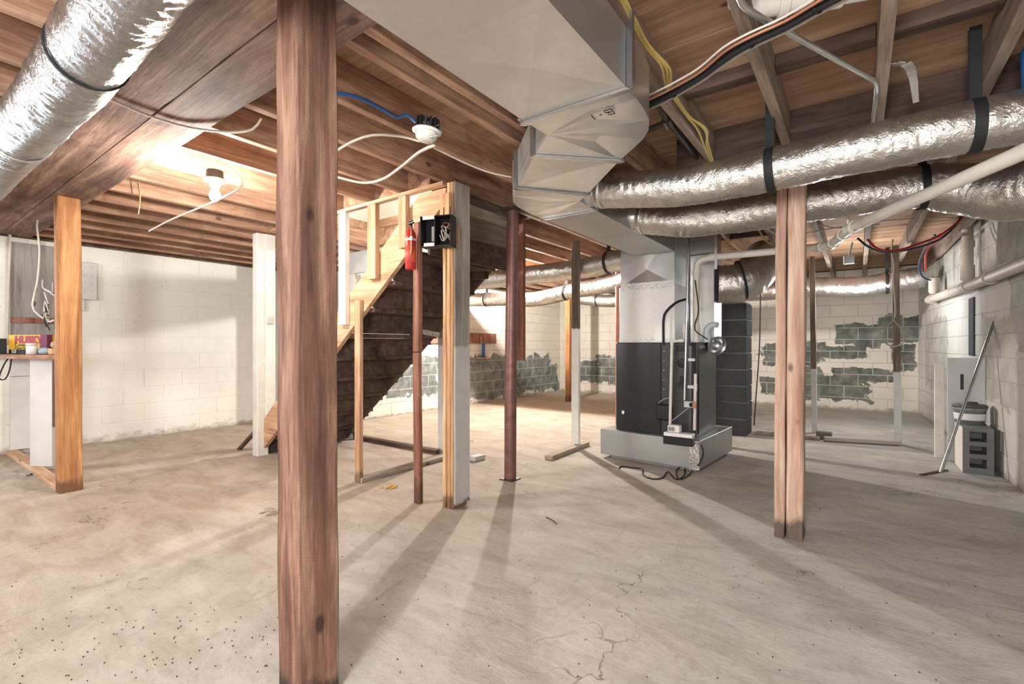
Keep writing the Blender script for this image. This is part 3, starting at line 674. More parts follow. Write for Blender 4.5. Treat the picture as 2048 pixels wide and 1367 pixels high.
def strap_mb(p, t, r, wid=0.035, up_to=None):
    """black strap round a duct at p with axis t, its ends going up to the joist"""
    t = Vector(t).normalized(); x = Vector((0, 0, 1)).cross(t).normalized(); z = t.cross(x); m = MB(); vs = []; A = []
    for k in range(41):
        a = PI / 2 + 0.12 + (2 * PI - 0.24) * k / 40; A.append(Vector(p) + x * math.cos(a) * r + z * math.sin(a) * r)
    if up_to:
        A = [Vector((A[0].x, A[0].y, up_to))] + A + [Vector((A[-1].x, A[-1].y, up_to))]
    n = len(A)
    for q in A: vs += [q - t * wid / 2, q + t * wid / 2]
    for q in A:
        o = (q - Vector(p)); o = (o - t * o.dot(t)).normalized() * 0.004; vs += [q - t * wid / 2 + o, q + t * wid / 2 + o]
    for i in range(n - 1):
        a, b, c, d = 2 * i, 2 * i + 1, 2 * i + 3, 2 * i + 2; k = 2 * n
        m.add([vs[a], vs[b], vs[c], vs[d], vs[a + k], vs[b + k], vs[c + k], vs[d + k]], [[0, 1, 2, 3], [7, 6, 5, 4], [0, 4, 5, 1], [3, 2, 6, 7], [0, 3, 7, 4], [1, 5, 6, 2]])
    return m
def ring_mb(p, t, r, wid=0.02, th=0.006, n=32):
    t = Vector(t).normalized(); m = t.to_track_quat('Z', 'Y').to_matrix().to_4x4(); m.translation = Vector(p)
    return MB().lathe([(r - th, -wid / 2), (r, -wid / 2), (r, wid / 2), (r - th, wid / 2), (r - th, -wid / 2)], n, m)
# 1 the big one beside the girder
t = thing('flexible_duct', 'thick silver foil duct hanging beside the girder, top corner nearest', 'duct', (-2.5, 0.46, 2.04))
path = [(-6.6, 0.47, 2.15), (-4.6, 0.465, 2.15), (-3.2, 0.46, 2.13), (-2.3, 0.465, 2.12), (-1.55, 0.462, 2.158), (-0.9, 0.465, 2.15), (0.2, 0.46, 2.16)]
flex_mb(path, 0.112, 3, 0.035).build('foil_jacket', M['foil_big'], t)
ring_mb((-2.12, 0.464, 2.124), (1, 0, -0.1), 0.118, 0.012).build('black_tie', M['rubber'], t)
ring_mb((-3.25, 0.46, 2.13), (1, 0, -0.06), 0.118, 0.01).build('foil_tape', M['galv'], t)
# 2, 3 the pair running to the right from the trunk
t = thing('flexible_duct', 'foil duct with black straps passing in front of the cracked post top', 'duct', (-0.4, 2.72, 1.95))
path = [(-1.30, 2.70, 2.09), (-1.05, 2.70, 2.045), (-0.75, 2.71, 2.01), (-0.38, 2.72, 2.015), (0.0, 2.73, 2.03), (0.3, 2.75, 2.045), (0.62, 2.78, 2.05), (0.9, 2.82, 2.0)]
flex_mb(path, 0.104, 11).build('foil_jacket', M['foil'], t)
ring_mb((-1.262, 2.70, 2.085), (1, 0, -0.15), 0.112, 0.03).build('collar', M['galv'], t)
MB().lathe([(0.10, 0), (0.10, 0.09), (0.09, 0.09)], 28, Matrix.Translation((-1.375, 2.70, 2.1)) @ Matrix.Rotation(PI / 2, 4, 'Y')).build('take_off', M['galv'], t)
strap_mb((-0.355, 2.72, 2.015), (1, 0, 0.03), 0.106, 0.04, 2.461).build('strap', M['rubber'], t); strap_mb((0.40, 2.76, 2.048), (1, 0.05, 0), 0.106, 0.04, 2.461).build('strap', M['rubber'], t)
t = thing('flexible_duct', 'foil duct passing behind the cracked post and fanning out at the right', 'duct', (-0.4, 3.5, 1.9))
path = [(-1.32, 3.46, 2.09), (-1.05, 3.47, 2.03), (-0.7, 3.5, 2.01), (-0.3, 3.5, 2.02), (0.1, 3.54, 2.03), (0.33, 3.58, 2.03), (0.50, 3.58, 1.98), (0.66, 3.52, 1.93), (0.85, 3.42, 1.93)]
flex_mb(path, 0.118, 17, rfun=lambda q: 1.0 + 0.45 * max(0, q - 0.72) / 0.28).build('foil_jacket', M['foil'], t)
ring_mb((-1.29, 3.46, 2.085), (1, 0, -0.15), 0.124, 0.03).build('collar', M['galv'], t)
MB().lathe([(0.11, 0), (0.11, 0.09), (0.10, 0.09)], 28, Matrix.Translation((-1.375, 3.46, 2.1)) @ Matrix.Rotation(PI / 2, 4, 'Y')).build('take_off', M['galv'], t)
strap_mb((0.30, 3.577, 2.03), (1, 0.1, 0), 0.122, 0.035, 2.461).build('strap', M['rubber'], t)
# 4, 5, 6 beyond the stairs, left of the furnace plenum
t = thing('flexible_duct', 'upper foil duct leaving the plenum towards the bay wall', 'duct', (-3.2, 4.8, 1.9))
path = [(-1.88, 4.72, 2.02), (-2.15, 4.76, 2.02), (-2.5, 4.8, 1.99), (-3.0, 4.8, 1.98), (-3.6, 4.82, 1.98), (-4.3, 4.85, 1.98), (-5.6, 4.9, 2.02)]
flex_mb(path, 0.112, 23, 0.02).build('foil_jacket', M['foil'], t); strap_mb((-2.17, 4.76, 2.02), (1, -0.1, 0), 0.115, 0.03, 2.461).build('strap', M['rubber'], t)
t = thing('flexible_duct', 'lower foil duct slung on black straps behind the upper one', 'duct', (-3.8, 6.3, 1.85))
path = [(-1.9, 5.1, 1.98), (-2.3, 5.7, 1.98), (-2.9, 6.2, 1.97), (-3.5, 6.35, 1.94), (-4.2, 6.4, 1.86), (-4.75, 6.4, 1.90), (-5.9, 6.5, 1.95)]
flex_mb(path, 0.115, 29, 0.025).build('foil_jacket', M['foil'], t)
strap_mb((-3.6, 6.36, 1.935), (1, 0.05, 0), 0.12, 0.03, 2.461).build('strap', M['rubber'], t); strap_mb((-5.2, 6.42, 1.92), (1, 0.05, 0), 0.12, 0.03, 2.461).build('strap', M['rubber'], t)
t = thing('flexible_duct', 'farthest foil duct low between the white stud and the copper pipe', 'duct', (-3.4, 8.0, 1.9))
path = [(-2.4, 7.6, 2.0), (-3.0, 7.85, 1.95), (-3.6, 7.95, 1.92), (-4.2, 8.0, 2.0)]
flex_mb(path, 0.11, 31, 0.02, 28, 0.02).build('foil_jacket', M['foil'], t); strap_mb((-3.85, 7.97, 1.95), (1, 0, 0), 0.115, 0.03, 2.461).build('strap', M['rubber'], t)
# 7 hooded elbow at the furnace, 8 along the back wall
t = thing('flexible_duct', 'fat bare foil elbow curling off the return duct beside the furnace', 'duct', (-0.95, 5.2, 1.6))
path = [(-1.13, 5.08, 1.74), (-0.98, 5.12, 1.74), (-0.86, 5.2, 1.80), (-0.80, 5.35, 1.92), (-0.80, 5.6, 2.03), (-0.82, 6.0, 2.08)]
flex_mb(path, 0.19, 37, 0.05, 44, 0.012).build('foil_jacket', M['foil'], t)
ring_mb((-0.93, 5.13, 1.765), (1, 0.35, 0.25), 0.2, 0.022).build('strap', M['rubber'], t)
t = thing('flexible_duct', 'foil duct sagging along the top of the back wall', 'duct', (-0.2, 8.3, 1.85))
path = [(-2.2, 8.6, 2.02), (-1.5, 8.5, 1.98), (-0.9, 8.4, 1.98), (-0.55, 8.35, 1.99), (0.0, 8.3, 1.95), (0.4, 8.28, 1.99), (0.7, 8.25, 2.03)]
flex_mb(path, 0.14, 41, 0.03, 36, 0.014).build('foil_jacket', M['foil'], t)
strap_mb((0.33, 8.29, 1.98), (1, 0, 0), 0.146, 0.04, 2.461).build('strap', M['rubber'], t)

# ------------------------------------------------------------------ furnace
FX0, FX1, FY0, FY1, FZ0, FZ1 = -1.955, -1.19, 4.46, 5.24, 0.285, 1.155
t = thing('return_box', 'low galvanised return-air box under the furnace', 'air box', (-1.57, 4.87, 0))
rot = Matrix.Translation((-1.575, 4.87, 0)) @ Matrix.Rotation(math.radians(-4.0), 4, 'Z')
MB().box(-0.49, 0.49, -0.50, 0.50, 0.035, 0.285, 0.003, rot).build('casing', M['galv_dull'], t)
MB().box(-0.40, 0.44, -0.44, 0.44, 0.0, 0.034, 0.002, rot).build('plinth', M['mortar'], t)
m = MB(); rr = random.Random(4)
m.box(0.40, 0.4915, -0.503, -0.499, 0.03, 0.285, 0.0005, rot).build('foil_tape', M['foil'], t, label='printed foil tape down the corner')
m = MB()
for k in range(26):
    x, z = rr.uniform(0.405, 0.485), rr.uniform(0.045, 0.275); m.bar(rot @ Vector((x, -0.5038, z)), rot @ Vector((x + rr.uniform(-.02, .02), -0.5038, z + rr.uniform(-.015, .015))), 0.004, 0.001)
m.build('tape_print', M['dark_ink'], t, 'stuff')

t = thing('furnace', 'charcoal upright gas furnace standing on a galvanised box', 'furnace', (-1.57, 4.85, FZ0))
MB().box(FX0, -1.50, FY0, FY1, FZ0, FZ1, 0.006).build('side_panel', M['charcoal'], t)
m = MB(); n = 8; poly = [(-1.498, FY0 + 0.004), (-1.25, FY0 + 0.004)] + [(-1.25 + 0.06 * math.sin(PI / 2 * k / n), FY0 + 0.064 - 0.06 * math.cos(PI / 2 * k / n)) for k in range(1, n + 1)] + [(FX1, FY1), (-1.498, FY1)]
m.prism(poly, FZ0, FZ1).build('cabinet', M['charcoal2'], t)
MB().box(FX1 - 0.002, FX1 + 0.008, FY0 + 0.1, FY1 - 0.03, FZ0 + 0.02, FZ1 - 0.03, 0.003).build('door', M['charcoal'], t)
for (u, v, w_, h_) in ((1360, 697, 0.07, 0.05), (1364, 726, 0.085, 0.08), (1366, 758, 0.06, 0.055), (1361, 770, 0.05, 0.05), (1381, 688, 0.03, 0.03)):
    p = ony(u, v, FY0)
    if h_ in (0.08, 0.03): MB().lathe([(0.0, 0), (w_ / 2, 0), (w_ / 2, 0.004), (w_ / 2 - 0.006, 0.006), (0, 0.006)], 24, Matrix.Translation((p.x, FY0 + 0.005, p.z)) @ Matrix.Rotation(PI / 2, 4, 'X')).build('knockout', M['black'], t)
    else: MB().box(p.x - w_ / 2, p.x + w_ / 2, FY0 - 0.002, FY0 + 0.006, p.z - h_ / 2, p.z + h_ / 2, 0.003).build('knockout', M['black'], t)
m = MB()
for k in range(6): m.box(-1.478, -1.47, FY0 + 0.0, FY0 + 0.006, 0.62 + k * 0.09, 0.628 + k * 0.09)
m.build('screw_row', M['steel'], t, 'stuff')
p = ony(1383, 719, FY0); MB().box(p.x - 0.03, p.x + 0.03, FY0 - 0.001, FY0 + 0.005, p.z - 0.012, p.z + 0.012).build('white_sticker', M['paper'], t)
p = ony(1246, 824, FY0); MB().box(p.x - 0.012, p.x + 0.012, FY0 - 0.002, FY0 + 0.001, p.z - 0.016, p.z + 0.016).build('white_sticker', M['paper'], t)
# coil cabinet, plenum
t = thing('coil_cabinet', 'pale square coil cabinet taped on top of the furnace', 'air box', (-1.64, 4.7, FZ1))
CX0, CX1, CY0, CY1 = -1.925, -1.375, 4.47, 5.05
MB().box(CX0, CX1, CY0, CY1, FZ1, 1.70, 0.004).build('casing', M['bright_coil'], t)
def tape(x0, x1, y, z0, z1, parent, seed, n=60):
    MB().box(x0, x1, y - 0.002, y + 0.001, z0, z1).build('foil_tape', M['bright_coil'], parent)
    rr = random.Random(seed); m = MB()
    for k in range(n):
        x = x0 + (x1 - x0) * (k + rr.random()) / n; z = rr.uniform(z0 + 0.004, z1 - 0.004)
        m.bar((x, y - 0.0028, z), (x + rr.uniform(-.012, .012), y - 0.0028, z + rr.uniform(-.01, .01)), 0.005, 0.001)
    m.build('tape_print', M['dark_ink'], parent, 'stuff')
tape(CX0, CX1, CY0 - 0.002, FZ1 - 0.002, FZ1 + 0.04, t, 1)
tape(CX0 + 0.01, CX1, CY0 - 0.002, 1.665, 1.70, t, 2)
t = thing('supply_plenum', 'bright sheet-metal plenum joining trunk duct and coil cabinet', 'duct', (-1.64, 4.7, 1.70))
m = MB(); a = [(CX0 + 0.015, CY0 + 0.005), (CX1 - 0.005, CY0 + 0.005), (CX1 - 0.005, CY1), (CX0 + 0.015, CY1)]
f = [(CX0 + 0.015, CY0 + 0.005, 1.702), (CX1 - 0.005, CY0 + 0.005, 1.702), (CX1 - 0.005, CY0 + 0.005, 2.27), (CX0 + 0.015, CY0 + 0.005, 2.27), ((CX0 + CX1) / 2, CY0 + 0.022, 1.86)]
m.add(f, [[0, 1, 4], [1, 2, 4], [2, 3, 4], [3, 0, 4]])
for i in range(1, 4):
    j = (i + 1) % 4; m.add([(*a[i], 1.702), (*a[j], 1.702), (*a[j], 2.27), (*a[i], 2.27)], [[0, 1, 2, 3]])
m.add([(*q, 2.27) for q in a], [[0, 1, 2, 3]]); m.build('casing', M['galv'], t)
tape(CX0 + 0.02, CX1 - 0.01, CY0 + 0.004, 1.702, 1.735, t, 3, 40)
t = thing('return_duct', 'tall galvanised return duct rising behind the white drain pipe', 'duct', (-1.25, 5.0, FZ1))
MB().box(-1.365, -1.135, 4.93, 5.24, FZ1, 2.27, 0.003).build('casing', M['galv'], t)
MB().box(-1.37, -1.13, 4.925, 5.245, 2.02, 2.04, 0.002).build('seam', M['steel'], t)
# the drain pipes in front
def pv(name, pts, r, mat, label, fit=(), n=12, cat='pipe', parent=None):
    t = thing(name, label, cat, Vector(pts[0]))
    MB().tube(pts, r, n).build('pipe', mat, t)
    for (p, d, L) in fit:
        d = Vector(d).normalized(); p = Vector(p); MB().tube([p - d * L / 2, p + d * L / 2], r * 1.22, n).build('fitting', mat, t)
    return t
yp = FY0 - 0.05
A0 = ony(1340, 880, yp); A1 = ony(1344, 682, yp); A2 = ony(1364, 675, yp + 0.02)
pv('condensate_pipe', [(A0.x, yp, 0.37), (A1.x, yp, A1.z - 0.02), (A1.x + 0.01, yp, A1.z), (A2.x, yp, A1.z + 0.005), (A2.x + 0.02, yp + 0.03, A1.z + 0.01), (A2.x + 0.02, yp + 0.03, A1.z + 0.16)], 0.014, M['pvc'],
   'white condensate pipe up the front of the furnace with an elbow on top', [((A1.x, yp, A1.z - 0.01), (0, 0, 1), 0.05), ((A2.x, yp, A1.z + 0.005), (1, 0, 0), 0.05), ((A2.x + 0.02, yp + 0.03, A1.z + 0.11), (0, 0, 1), 0.05)])
B0 = ony(1389, 882, yp - 0.02); B1 = ony(1391, 747, yp - 0.02)
pv('condensate_pipe', [(B0.x, yp - 0.02, 0.37), (B1.x, yp - 0.02, B1.z)], 0.0135, M['pvc'], 'short white pipe with a tee, right of the hanging tag', [((B1.x, yp - 0.02, B1.z - 0.12), (0, 0, 1), 0.06), ((B1.x - 0.04, yp - 0.02, B1.z - 0.12), (1, 0, 0), 0.05)])
D1 = ony(1369, 800, yp - 0.03); D0 = ony(1379, 470, yp + 0.0)
pv('conduit', [(D1.x, yp - 0.03, D1.z), (D1.x + 0.01, yp - 0.015, 1.2), (D0.x, yp, 2.27)], 0.011, M['steel'], 'thin steel conduit dropping from the ceiling past the furnace')
t = thing('condensate_pump', 'white and black condensate pump resting against the air box', 'pump', (-1.2, 4.3, 0.24))
q0 = ony(1330, 890, 4.305); q1 = ony(1388, 890, 4.305)
MB().box(q0.x, q1.x, 4.25, 4.355, 0.245, 0.315, 0.004).build('tank', M['black'], t); MB().box(q0.x + 0.005, q1.x - 0.002, 4.252, 4.352, 0.317, 0.35, 0.004).build('lid', M['white'], t)
MB().box(q0.x + 0.035, q0.x + 0.14, 4.265, 4.345, 0.352, 0.415, 0.008).build('motor_cover', M['white'], t)
m = MB()
for k in range(7): m.box(q0.x + 0.045 + k * 0.008, q0.x + 0.049 + k * 0.008, 4.2625, 4.266, 0.365, 0.40)
m.build('vent_slots', M['black'], t)
p = ony(1325, 824, yp); t = thing('control_box', 'black plastic control box hung on the furnace side', 'box', (p.x, yp, p.z))
MB().box(p.x - 0.065, p.x + 0.065, FY0 - 0.055, FY0 - 0.001, p.z - 0.075, p.z + 0.075, 0.012).build('case', M['black'], t)
MB().tube(spline([(p.x - 0.05, FY0 - 0.03, p.z + 0.07), (p.x - 0.01, FY0 - 0.04, p.z + 0.11), (p.x + 0.06, FY0 - 0.03, p.z + 0.14)], 0.01), 0.004, 6).build('lead', M['cable_grey'], t)
p = ony(1380, 808, yp - 0.04); t = thing('outlet_box', 'small open metal outlet box with a white tag hanging', 'box', (p.x, p.y, p.z))
MB().box(p.x - 0.05, p.x + 0.045, p.y - 0.02, p.y + 0.03, p.z - 0.03, p.z + 0.03, 0.004).build('case', M['galv_dull'], t)
MB().lathe([(0, 0), (0.02, 0), (0.02, 0.012), (0, 0.014)], 14, Matrix.Translation((p.x + 0.02, p.y - 0.02, p.z)) @ Matrix.Rotation(PI / 2, 4, 'X')).build('socket', M['black'], t)
MB().box(p.x + 0.03, p.x + 0.06, p.y - 0.034, p.y - 0.02, p.z - 0.03, p.z + 0.028, 0.002).build('red_terminal', M['copper'], t)
a, b = ony(1343, 842, p.y - 0.03), ony(1378, 815, p.y - 0.03); tg = MB().bar(a, b, 0.002, 0.055, 0, up=(0, 1, 0)).build('tag', M['paper'], t, label='white paper tag with fine print')
# clamp lamp and intake elbow at the furnace head
p = at(1432, 690, 4.62); t = thing('clamp_lamp', 'shiny bowl reflector lamp clipped to the furnace top corner', 'lamp', p)
Mx = Matrix.Translation(p) @ Vector((0.62, -0.75, -0.25)).to_track_quat('Z', 'Y').to_matrix().to_4x4()
MB().lathe([(0.025, -0.07), (0.045, -0.06), (0.075, -0.03), (0.09, 0.01), (0.093, 0.02), (0.088, 0.02), (0.07, -0.025), (0.04, -0.055), (0.0, -0.06)], 28, Mx).build('reflector', M['steel'], t)
MB().lathe([(0, -0.13), (0.022, -0.13), (0.024, -0.07), (0, -0.07)], 16, Mx).build('socket', M['black'], t)
p = ony(1413, 675, 4.7); t = thing('intake_elbow', 'pale blue-white plastic elbow pipe on the furnace top', 'pipe', (p.x, p.y, FZ1))
MB().tube(spline([(p.x, p.y, FZ1), (p.x, p.y, FZ1 + 0.1), (p.x + 0.015, p.y, FZ1 + 0.14), (p.x + 0.06, p.y, FZ1 + 0.165), (p.x + 0.1, p.y - 0.01, FZ1 + 0.16)], 0.015), 0.028, 14).build('pipe', M['pvc_blue'], t)
MB().tube([(p.x, p.y, FZ1), (p.x, p.y, FZ1 + 0.06)], 0.034, 14).build('fitting', M['pvc_blue'], t)
# long white drain pipe from the furnace to the right
yv = 4.6
v0 = ony(1393, 680, yv); v1 = ony(1393, 545, yv); v2 = ony(1422, 514, yv); v3 = ony(1640, 494, 4.5); v4 = gz(1665, 487, 1.885); v5 = gz(1703, 455, 1.87); v6 = gz(2048, 303, 1.86); v7 = v6 + (v6 - v5) * 0.4
pts = [(v0.x, yv, FZ1), (v1.x, yv, v1.z)] + spline([(v1.x, yv, v1.z + 0.001), (v1.x + 0.02, yv, v2.z - 0.03), (v2.x, yv, v2.z)], 0.015)[1:] + [v3, v4, v5, v6, v7]
t = pv('drain_pipe', pts, 0.031, M['pvc'], 'long white plastic pipe from the furnace sloping up to the right', [(v1, (0, 0, 1), 0.05), (v2 + Vector((0.02, 0, 0)), (1, 0, 0), 0.06), (v3, v4 - v3, 0.09), (v4, v5 - v4, 0.08), (v4.lerp(v5, 0.55), v5 - v4, 0.07), (v5, v6 - v5, 0.08)], 16)
for q in (v2 + Vector((0.05, 0, 0)),): MB().box(q.x - 0.012, q.x + 0.012, q.y - 0.042, q.y - 0.036, q.z - 0.12, 2.27).build('hanger', M['galv'], t)
q = v5.lerp(v6, 0.05); MB().tube(spline([(q.x - 0.05, q.y + 0.05, 2.27), (q.x - 0.045, q.y + 0.03, q.z + 0.02), (q.x - 0.02, q.y - 0.01, q.z - 0.042), (q.x + 0.03, q.y - 0.045, q.z - 0.03), (q.x + 0.045, q.y - 0.05, q.z + 0.02)], 0.02), 0.008, 8).build('hook_hanger', M['pvc'], t)
# lines about the furnace
cable('refrigerant_line', [ony(1327, 690, yp - 0.02), ony(1327, 640, yp - 0.02), ony(1333, 622, yp - 0.02), ony(1352, 605, yp + 0.02), ony(1372, 598, yp + 0.12)], 0.012, M['rubber'], 'black insulated line curving across the coil cabinet', 'pipe', 8)
cable('thermostat_wire', [ony(1390, 560, 4.5), ony(1397, 620, 4.52), ony(1392, 640, 4.5), ony(1390, 660, 4.5), ony(1415, 678, 4.6)], 0.005, M['rubber'], 'thin black wire looping beside the drain pipe', 'cable')
cable('power_cord', [ony(1402, 889, 4.3), ony(1407, 905, 4.3), ony(1400, 925, 4.25), gz(1388, 938, 0.006), gz(1376, 951, 0.006), gz(1358, 958, 0.006), gz(1353, 940, 0.012), gz(1368, 932, 0.012), gz(1368, 950, 0.006), gz(1352, 958, 0.006), gz(1336, 943, 0.006), gz(1325, 955, 0.006), gz(1305, 957, 0.006), gz(1287, 950, 0.006), gz(1285, 938, 0.006)], 0.006, M['rubber'], 'black power cord coiled on the floor before the air box', 'cable')
cable('power_cord', [gz(1282, 936, 0.006), gz(1262, 934, 0.006), gz(1243, 932, 0.006), gz(1238, 936, 0.006)], 0.006, M['rubber'], 'loose black cord end left of the coil on the floor')
cable('hanging_cable', [at(1521, 588, 6.6), at(1519, 690, 6.6), at(1513, 780, 6.5), at(1508, 850, 6.4)], 0.008, M['rubber'], 'black cable hanging down beside the block pier')

# ------------------------------------------------------------------ block pier behind the furnace
t = thing('block_pier', 'dark concrete block pier standing behind the furnace', 'pier', (-1.29, 6.6, 0))
MB().box(-1.475, -1.115, 6.42, 6.79, 0.0, 1.66).build('mortar_core', M['mortar'], t)
b = MB().box(-0.19, 0.19, -0.195, 0.195, 0, 0.194, 0.006); me = bpy.data.meshes.new('block'); me.from_pydata(b.v, [], b.f); me.materials.append(M['chim'])
for k in range(8): link('block', me, (-1.295 + rnd.uniform(-.004, .004), 6.605 + rnd.uniform(-.004, .004), 0.008 + k * 0.2055), t)

# ------------------------------------------------------------------ right-hand wall things
t = thing('leaning_plywood', 'whitewashed plywood panel standing against the right wall behind the bucket', 'panel', (0.84, 6.3, 0))
y0 = 6.28; l0 = ony(1895, 715, y0); r0 = ony(1941, 715, y0)
MB().box(l0.x, xr(6.3) - 0.005, y0, y0 + 0.02, 0.0, l0.z, 0.002).build('sheet', M['white_board'], t)
p = ony(1924, 760, y0); MB().box(p.x - 0.012, p.x + 0.012, y0 - 0.003, y0 + 0.001, p.z - 0.09, p.z + 0.06).build('slot', M['black'], t)
MB().box(l0.x - 0.085, l0.x - 0.01, y0 + 0.1, y0 + 0.14, 0.0, l0.z - 0.06, 0.003).build('edge_stud', M['white_wood'], t)
def cinder():
    t = thing('cinder_block', 'grey three-hole concrete block on end with a white painted side', 'block', (0.86, 5.93, 0))
    x0, x1, y0, y1, H = 0.755, 0.952, 5.75, 6.15, 0.405
    m = MB(); hx0, hx1 = x0 + 0.043, x1 - 0.045; hs = [(0.055, 0.135), (0.175, 0.245), (0.285, 0.37)]; zs = [0] + [q for h in hs for q in h] + [H]
    for i in range(len(zs) - 1):
        hole = i % 2 == 1; za, zb_ = zs[i], zs[i + 1]
        if hole:
            m.box(x0, hx0, y0, y1, za, zb_); m.box(hx1, x1, y0, y1, za, zb_); m.box(hx0, hx1, y0 + 0.2, y0 + 0.24, za, zb_)
        else: m.box(x0, x1, y0, y1, za, zb_, 0.0)
    m.build('body', M['block'], t)
    MB().box(x0 - 0.004, x0 - 0.0005, y0 + 0.005, y1, 0.004, H - 0.004).build('painted_face', M['block_white'], t, label='white painted side')
cinder()
p = ony(1935, 845, 6.02); t = thing('bucket', 'small grey plastic bucket with dark lid on the concrete block', 'bucket', (0.842, 6.03, 0.407))
Mx = Matrix.Translation((0.838, 6.03, 0.406))
MB().lathe([(0, 0), (0.098, 0), (0.112, 0.13), (0.118, 0.132), (0.118, 0.15), (0.0, 0.15)], 28, Mx).build('pail', M['bucket'], t)
MB().lathe([(0.0, 0.152), (0.122, 0.152), (0.122, 0.172), (0.112, 0.178), (0.06, 0.18), (0.055, 0.20), (0, 0.2)], 28, Mx).build('lid', M['bucket_lid'], t)
MB().lathe([(0.1075, 0.04), (0.1115, 0.10)], 28, Mx).build('paper_label', M['paper'], t)
b0 = gz(1881, 944, 0.015); b1 = onx(1988, 643, xr(5.2) - 0.03)
tag(MB().tube([b0, b1], 0.0125, 10).build('metal_pole', M['steel']), 'bright metal pole leaning on the right wall by the concrete block', 'pole')
a, b = gz(1842, 949, 0.006), gz(1893, 939, 0.006)
tag(MB().bar(a, b, 0.03, 0.008).build('wood_strip', M['lumber_x_dark']), 'thin wood strip on the floor at the foot of the metal pole', 'lumber')
# drain stack along the right wall
def wallp(u, v, off=0.09):
    # a point that far off the right wall, found along the sight line
    d = _ray(u, v); k = 0.0415
    tt = (1.03 + 5.2 * k - off) / (d.x + k * d.y); return at(u, v, tt)
q0, q1, q2 = wallp(1858, 600), wallp(1935, 573), wallp(2060, 522)
t = pv('wall_drain_pipe', [q0, q1, q2, q2 + (q2 - q1) * 0.6], 0.05, M['pvc_old'], 'thick dusty drain pipe sloping along the right wall', [(q0.lerp(q1, 0.08), q1 - q0, 0.16), (q1, q2 - q1, 0.2), (q1.lerp(q2, 0.45), q2 - q1, 0.04)], 18)
pv('wall_stack_pipe', [q1 + Vector((0, 0, 0.06)), (q1.x, q1.y, 2.44)], 0.045, M['pvc_old'], 'upright dusty pipe rising from the wall drain', [((q1.x, q1.y, q1.z + 0.14), (0, 0, 1), 0.14), ((q1.x, q1.y, q1.z + 0.42), (0, 0, 1), 0.06)], 18)
s0 = wallp(1868, 595, 0.12); pv('wall_stack_pipe', [s0 + Vector((0, 0, 0.05)), (s0.x, s0.y, 1.98)], 0.045, M['pvc_old'], 'short capped pipe in the far corner of the right wall', [((s0.x, s0.y, s0.z + 0.12), (0, 0, 1), 0.1), ((s0.x, s0.y, 1.94), (0, 0, 1), 0.08)], 18)
# bare-block recess strip in the right wall
a = wallp(1945, 650, 0.0); MB().box(a.x - 0.012, a.x + 0.01, a.y - 0.11, a.y + 0.14, 1.02, 1.62, 0.004).build('bare_strip', M['chim'], wr)

# ------------------------------------------------------------------ left: partition, counter, wall panel
t = thing('counter_partition', 'white boarded partition with a narrow wooden counter by the orange post', 'counter', (-6.0, 0.95, 0))
MB().box(XL + 0.005, -5.0, 0.90, 0.985, 0, 0.04, 0.003).build('floor_plate', M['lumber_x'], t)
a_, b_ = gz(60, 932, 0.04), gz(104, 932, 0.04); m = MB(); nn_ = Vector((b_.y - a_.y, -(b_.x - a_.x), 0)).normalized() * -0.03
m.prism([(a_.x, a_.y), (b_.x, b_.y), (b_.x + nn_.x, b_.y + nn_.y), (a_.x + nn_.x, a_.y + nn_.y)], 0.042, 1.005).build('board', M['white_board'], t)
MB().box(-7.095, -7.07, 0.925, 1.075, 0.042, 0.80, 0.003).build('board', M['white_board'], t)
MB().box(-7.095, -7.06, 0.925, 1.075, 0.805, 1.0, 0.003).build('board', M['white_board'], t)
MB().box(-5.42, -5.38, 0.95, 1.03, 0.45, 1.0, 0.002).build('stud', M['stud_dark'], t)
MB().prism([(XL + 0.01, 0.70), (-6.0, 0.78), (-5.5, 0.95), (-5.5, 1.02), (-6.35, 1.3), (XL + 0.03, 1.3)], 1.01, 1.045).build('counter_board', M['counter'], t)
tag(MB().box(XL + 0.004, XL + 0.022, 0.93, 1.30, 1.05, 2.2, 0.002).build('plywood_panel', M['grey_ply']), 'grey plywood panel on the wall above the counter', 'panel')
tag(MB().box(XL + 0.024, XL + 0.05, 0.93, 1.26, 1.36, 1.42, 0.002).build('wood_ledge', M['stud_red']), 'small wooden ledge nailed across the grey panel', 'board')
p0 = onx(103, 700, -6.2)
tag(MB().box(-6.55, -6.50, 1.18, 1.22, 1.045, 2.25, 0.003).build('pink_strip', plain('pinkish_strip', (192, 160, 154), 0.7)), 'pinkish upright strip between grey panel and orange post', 'board')
for (u0, v0, u1, v1) in ((18, 690, 22, 470),):
    tag(MB().tube([onx(14, 690, XL + 0.05), onx(20, 460, XL + 0.05)], 0.012, 8).build('conduit', M['cable_white']), 'white conduit along the left edge of the grey panel', 'pipe')
# trash-bag carton with its print
def text_mesh(txt, size, extrude=0.0008, bold=0.0):
    cu = bpy.data.curves.new('print', 'FONT'); cu.body = txt; cu.size = size; cu.extrude = extrude; cu.offset = bold; cu.resolution_u = 3
    ob = bpy.data.objects.new('print', cu); COL.objects.link(ob); dg = bpy.context.evaluated_depsgraph_get()
    me = bpy.data.meshes.new_from_object(ob.evaluated_get(dg)); bpy.data.objects.remove(ob); bpy.data.curves.remove(cu); return me
def put_text(txt, size, o, X, Y, mat, parent, name='print', sx=1.0, bold=0.0):
    me = text_mesh(txt, size, bold=bold); X, Y = Vector(X).normalized(), Vector(Y).normalized(); Zv = X.cross(Y)
    mm = Matrix((X * sx, Y, Zv)).transposed(); m = MB()
    m.add([Vector(o) + mm @ v.co for v in me.vertices], [list(f.vertices) for f in me.polygons])
    bpy.data.meshes.remove(me); return m.build(name, mat, parent)
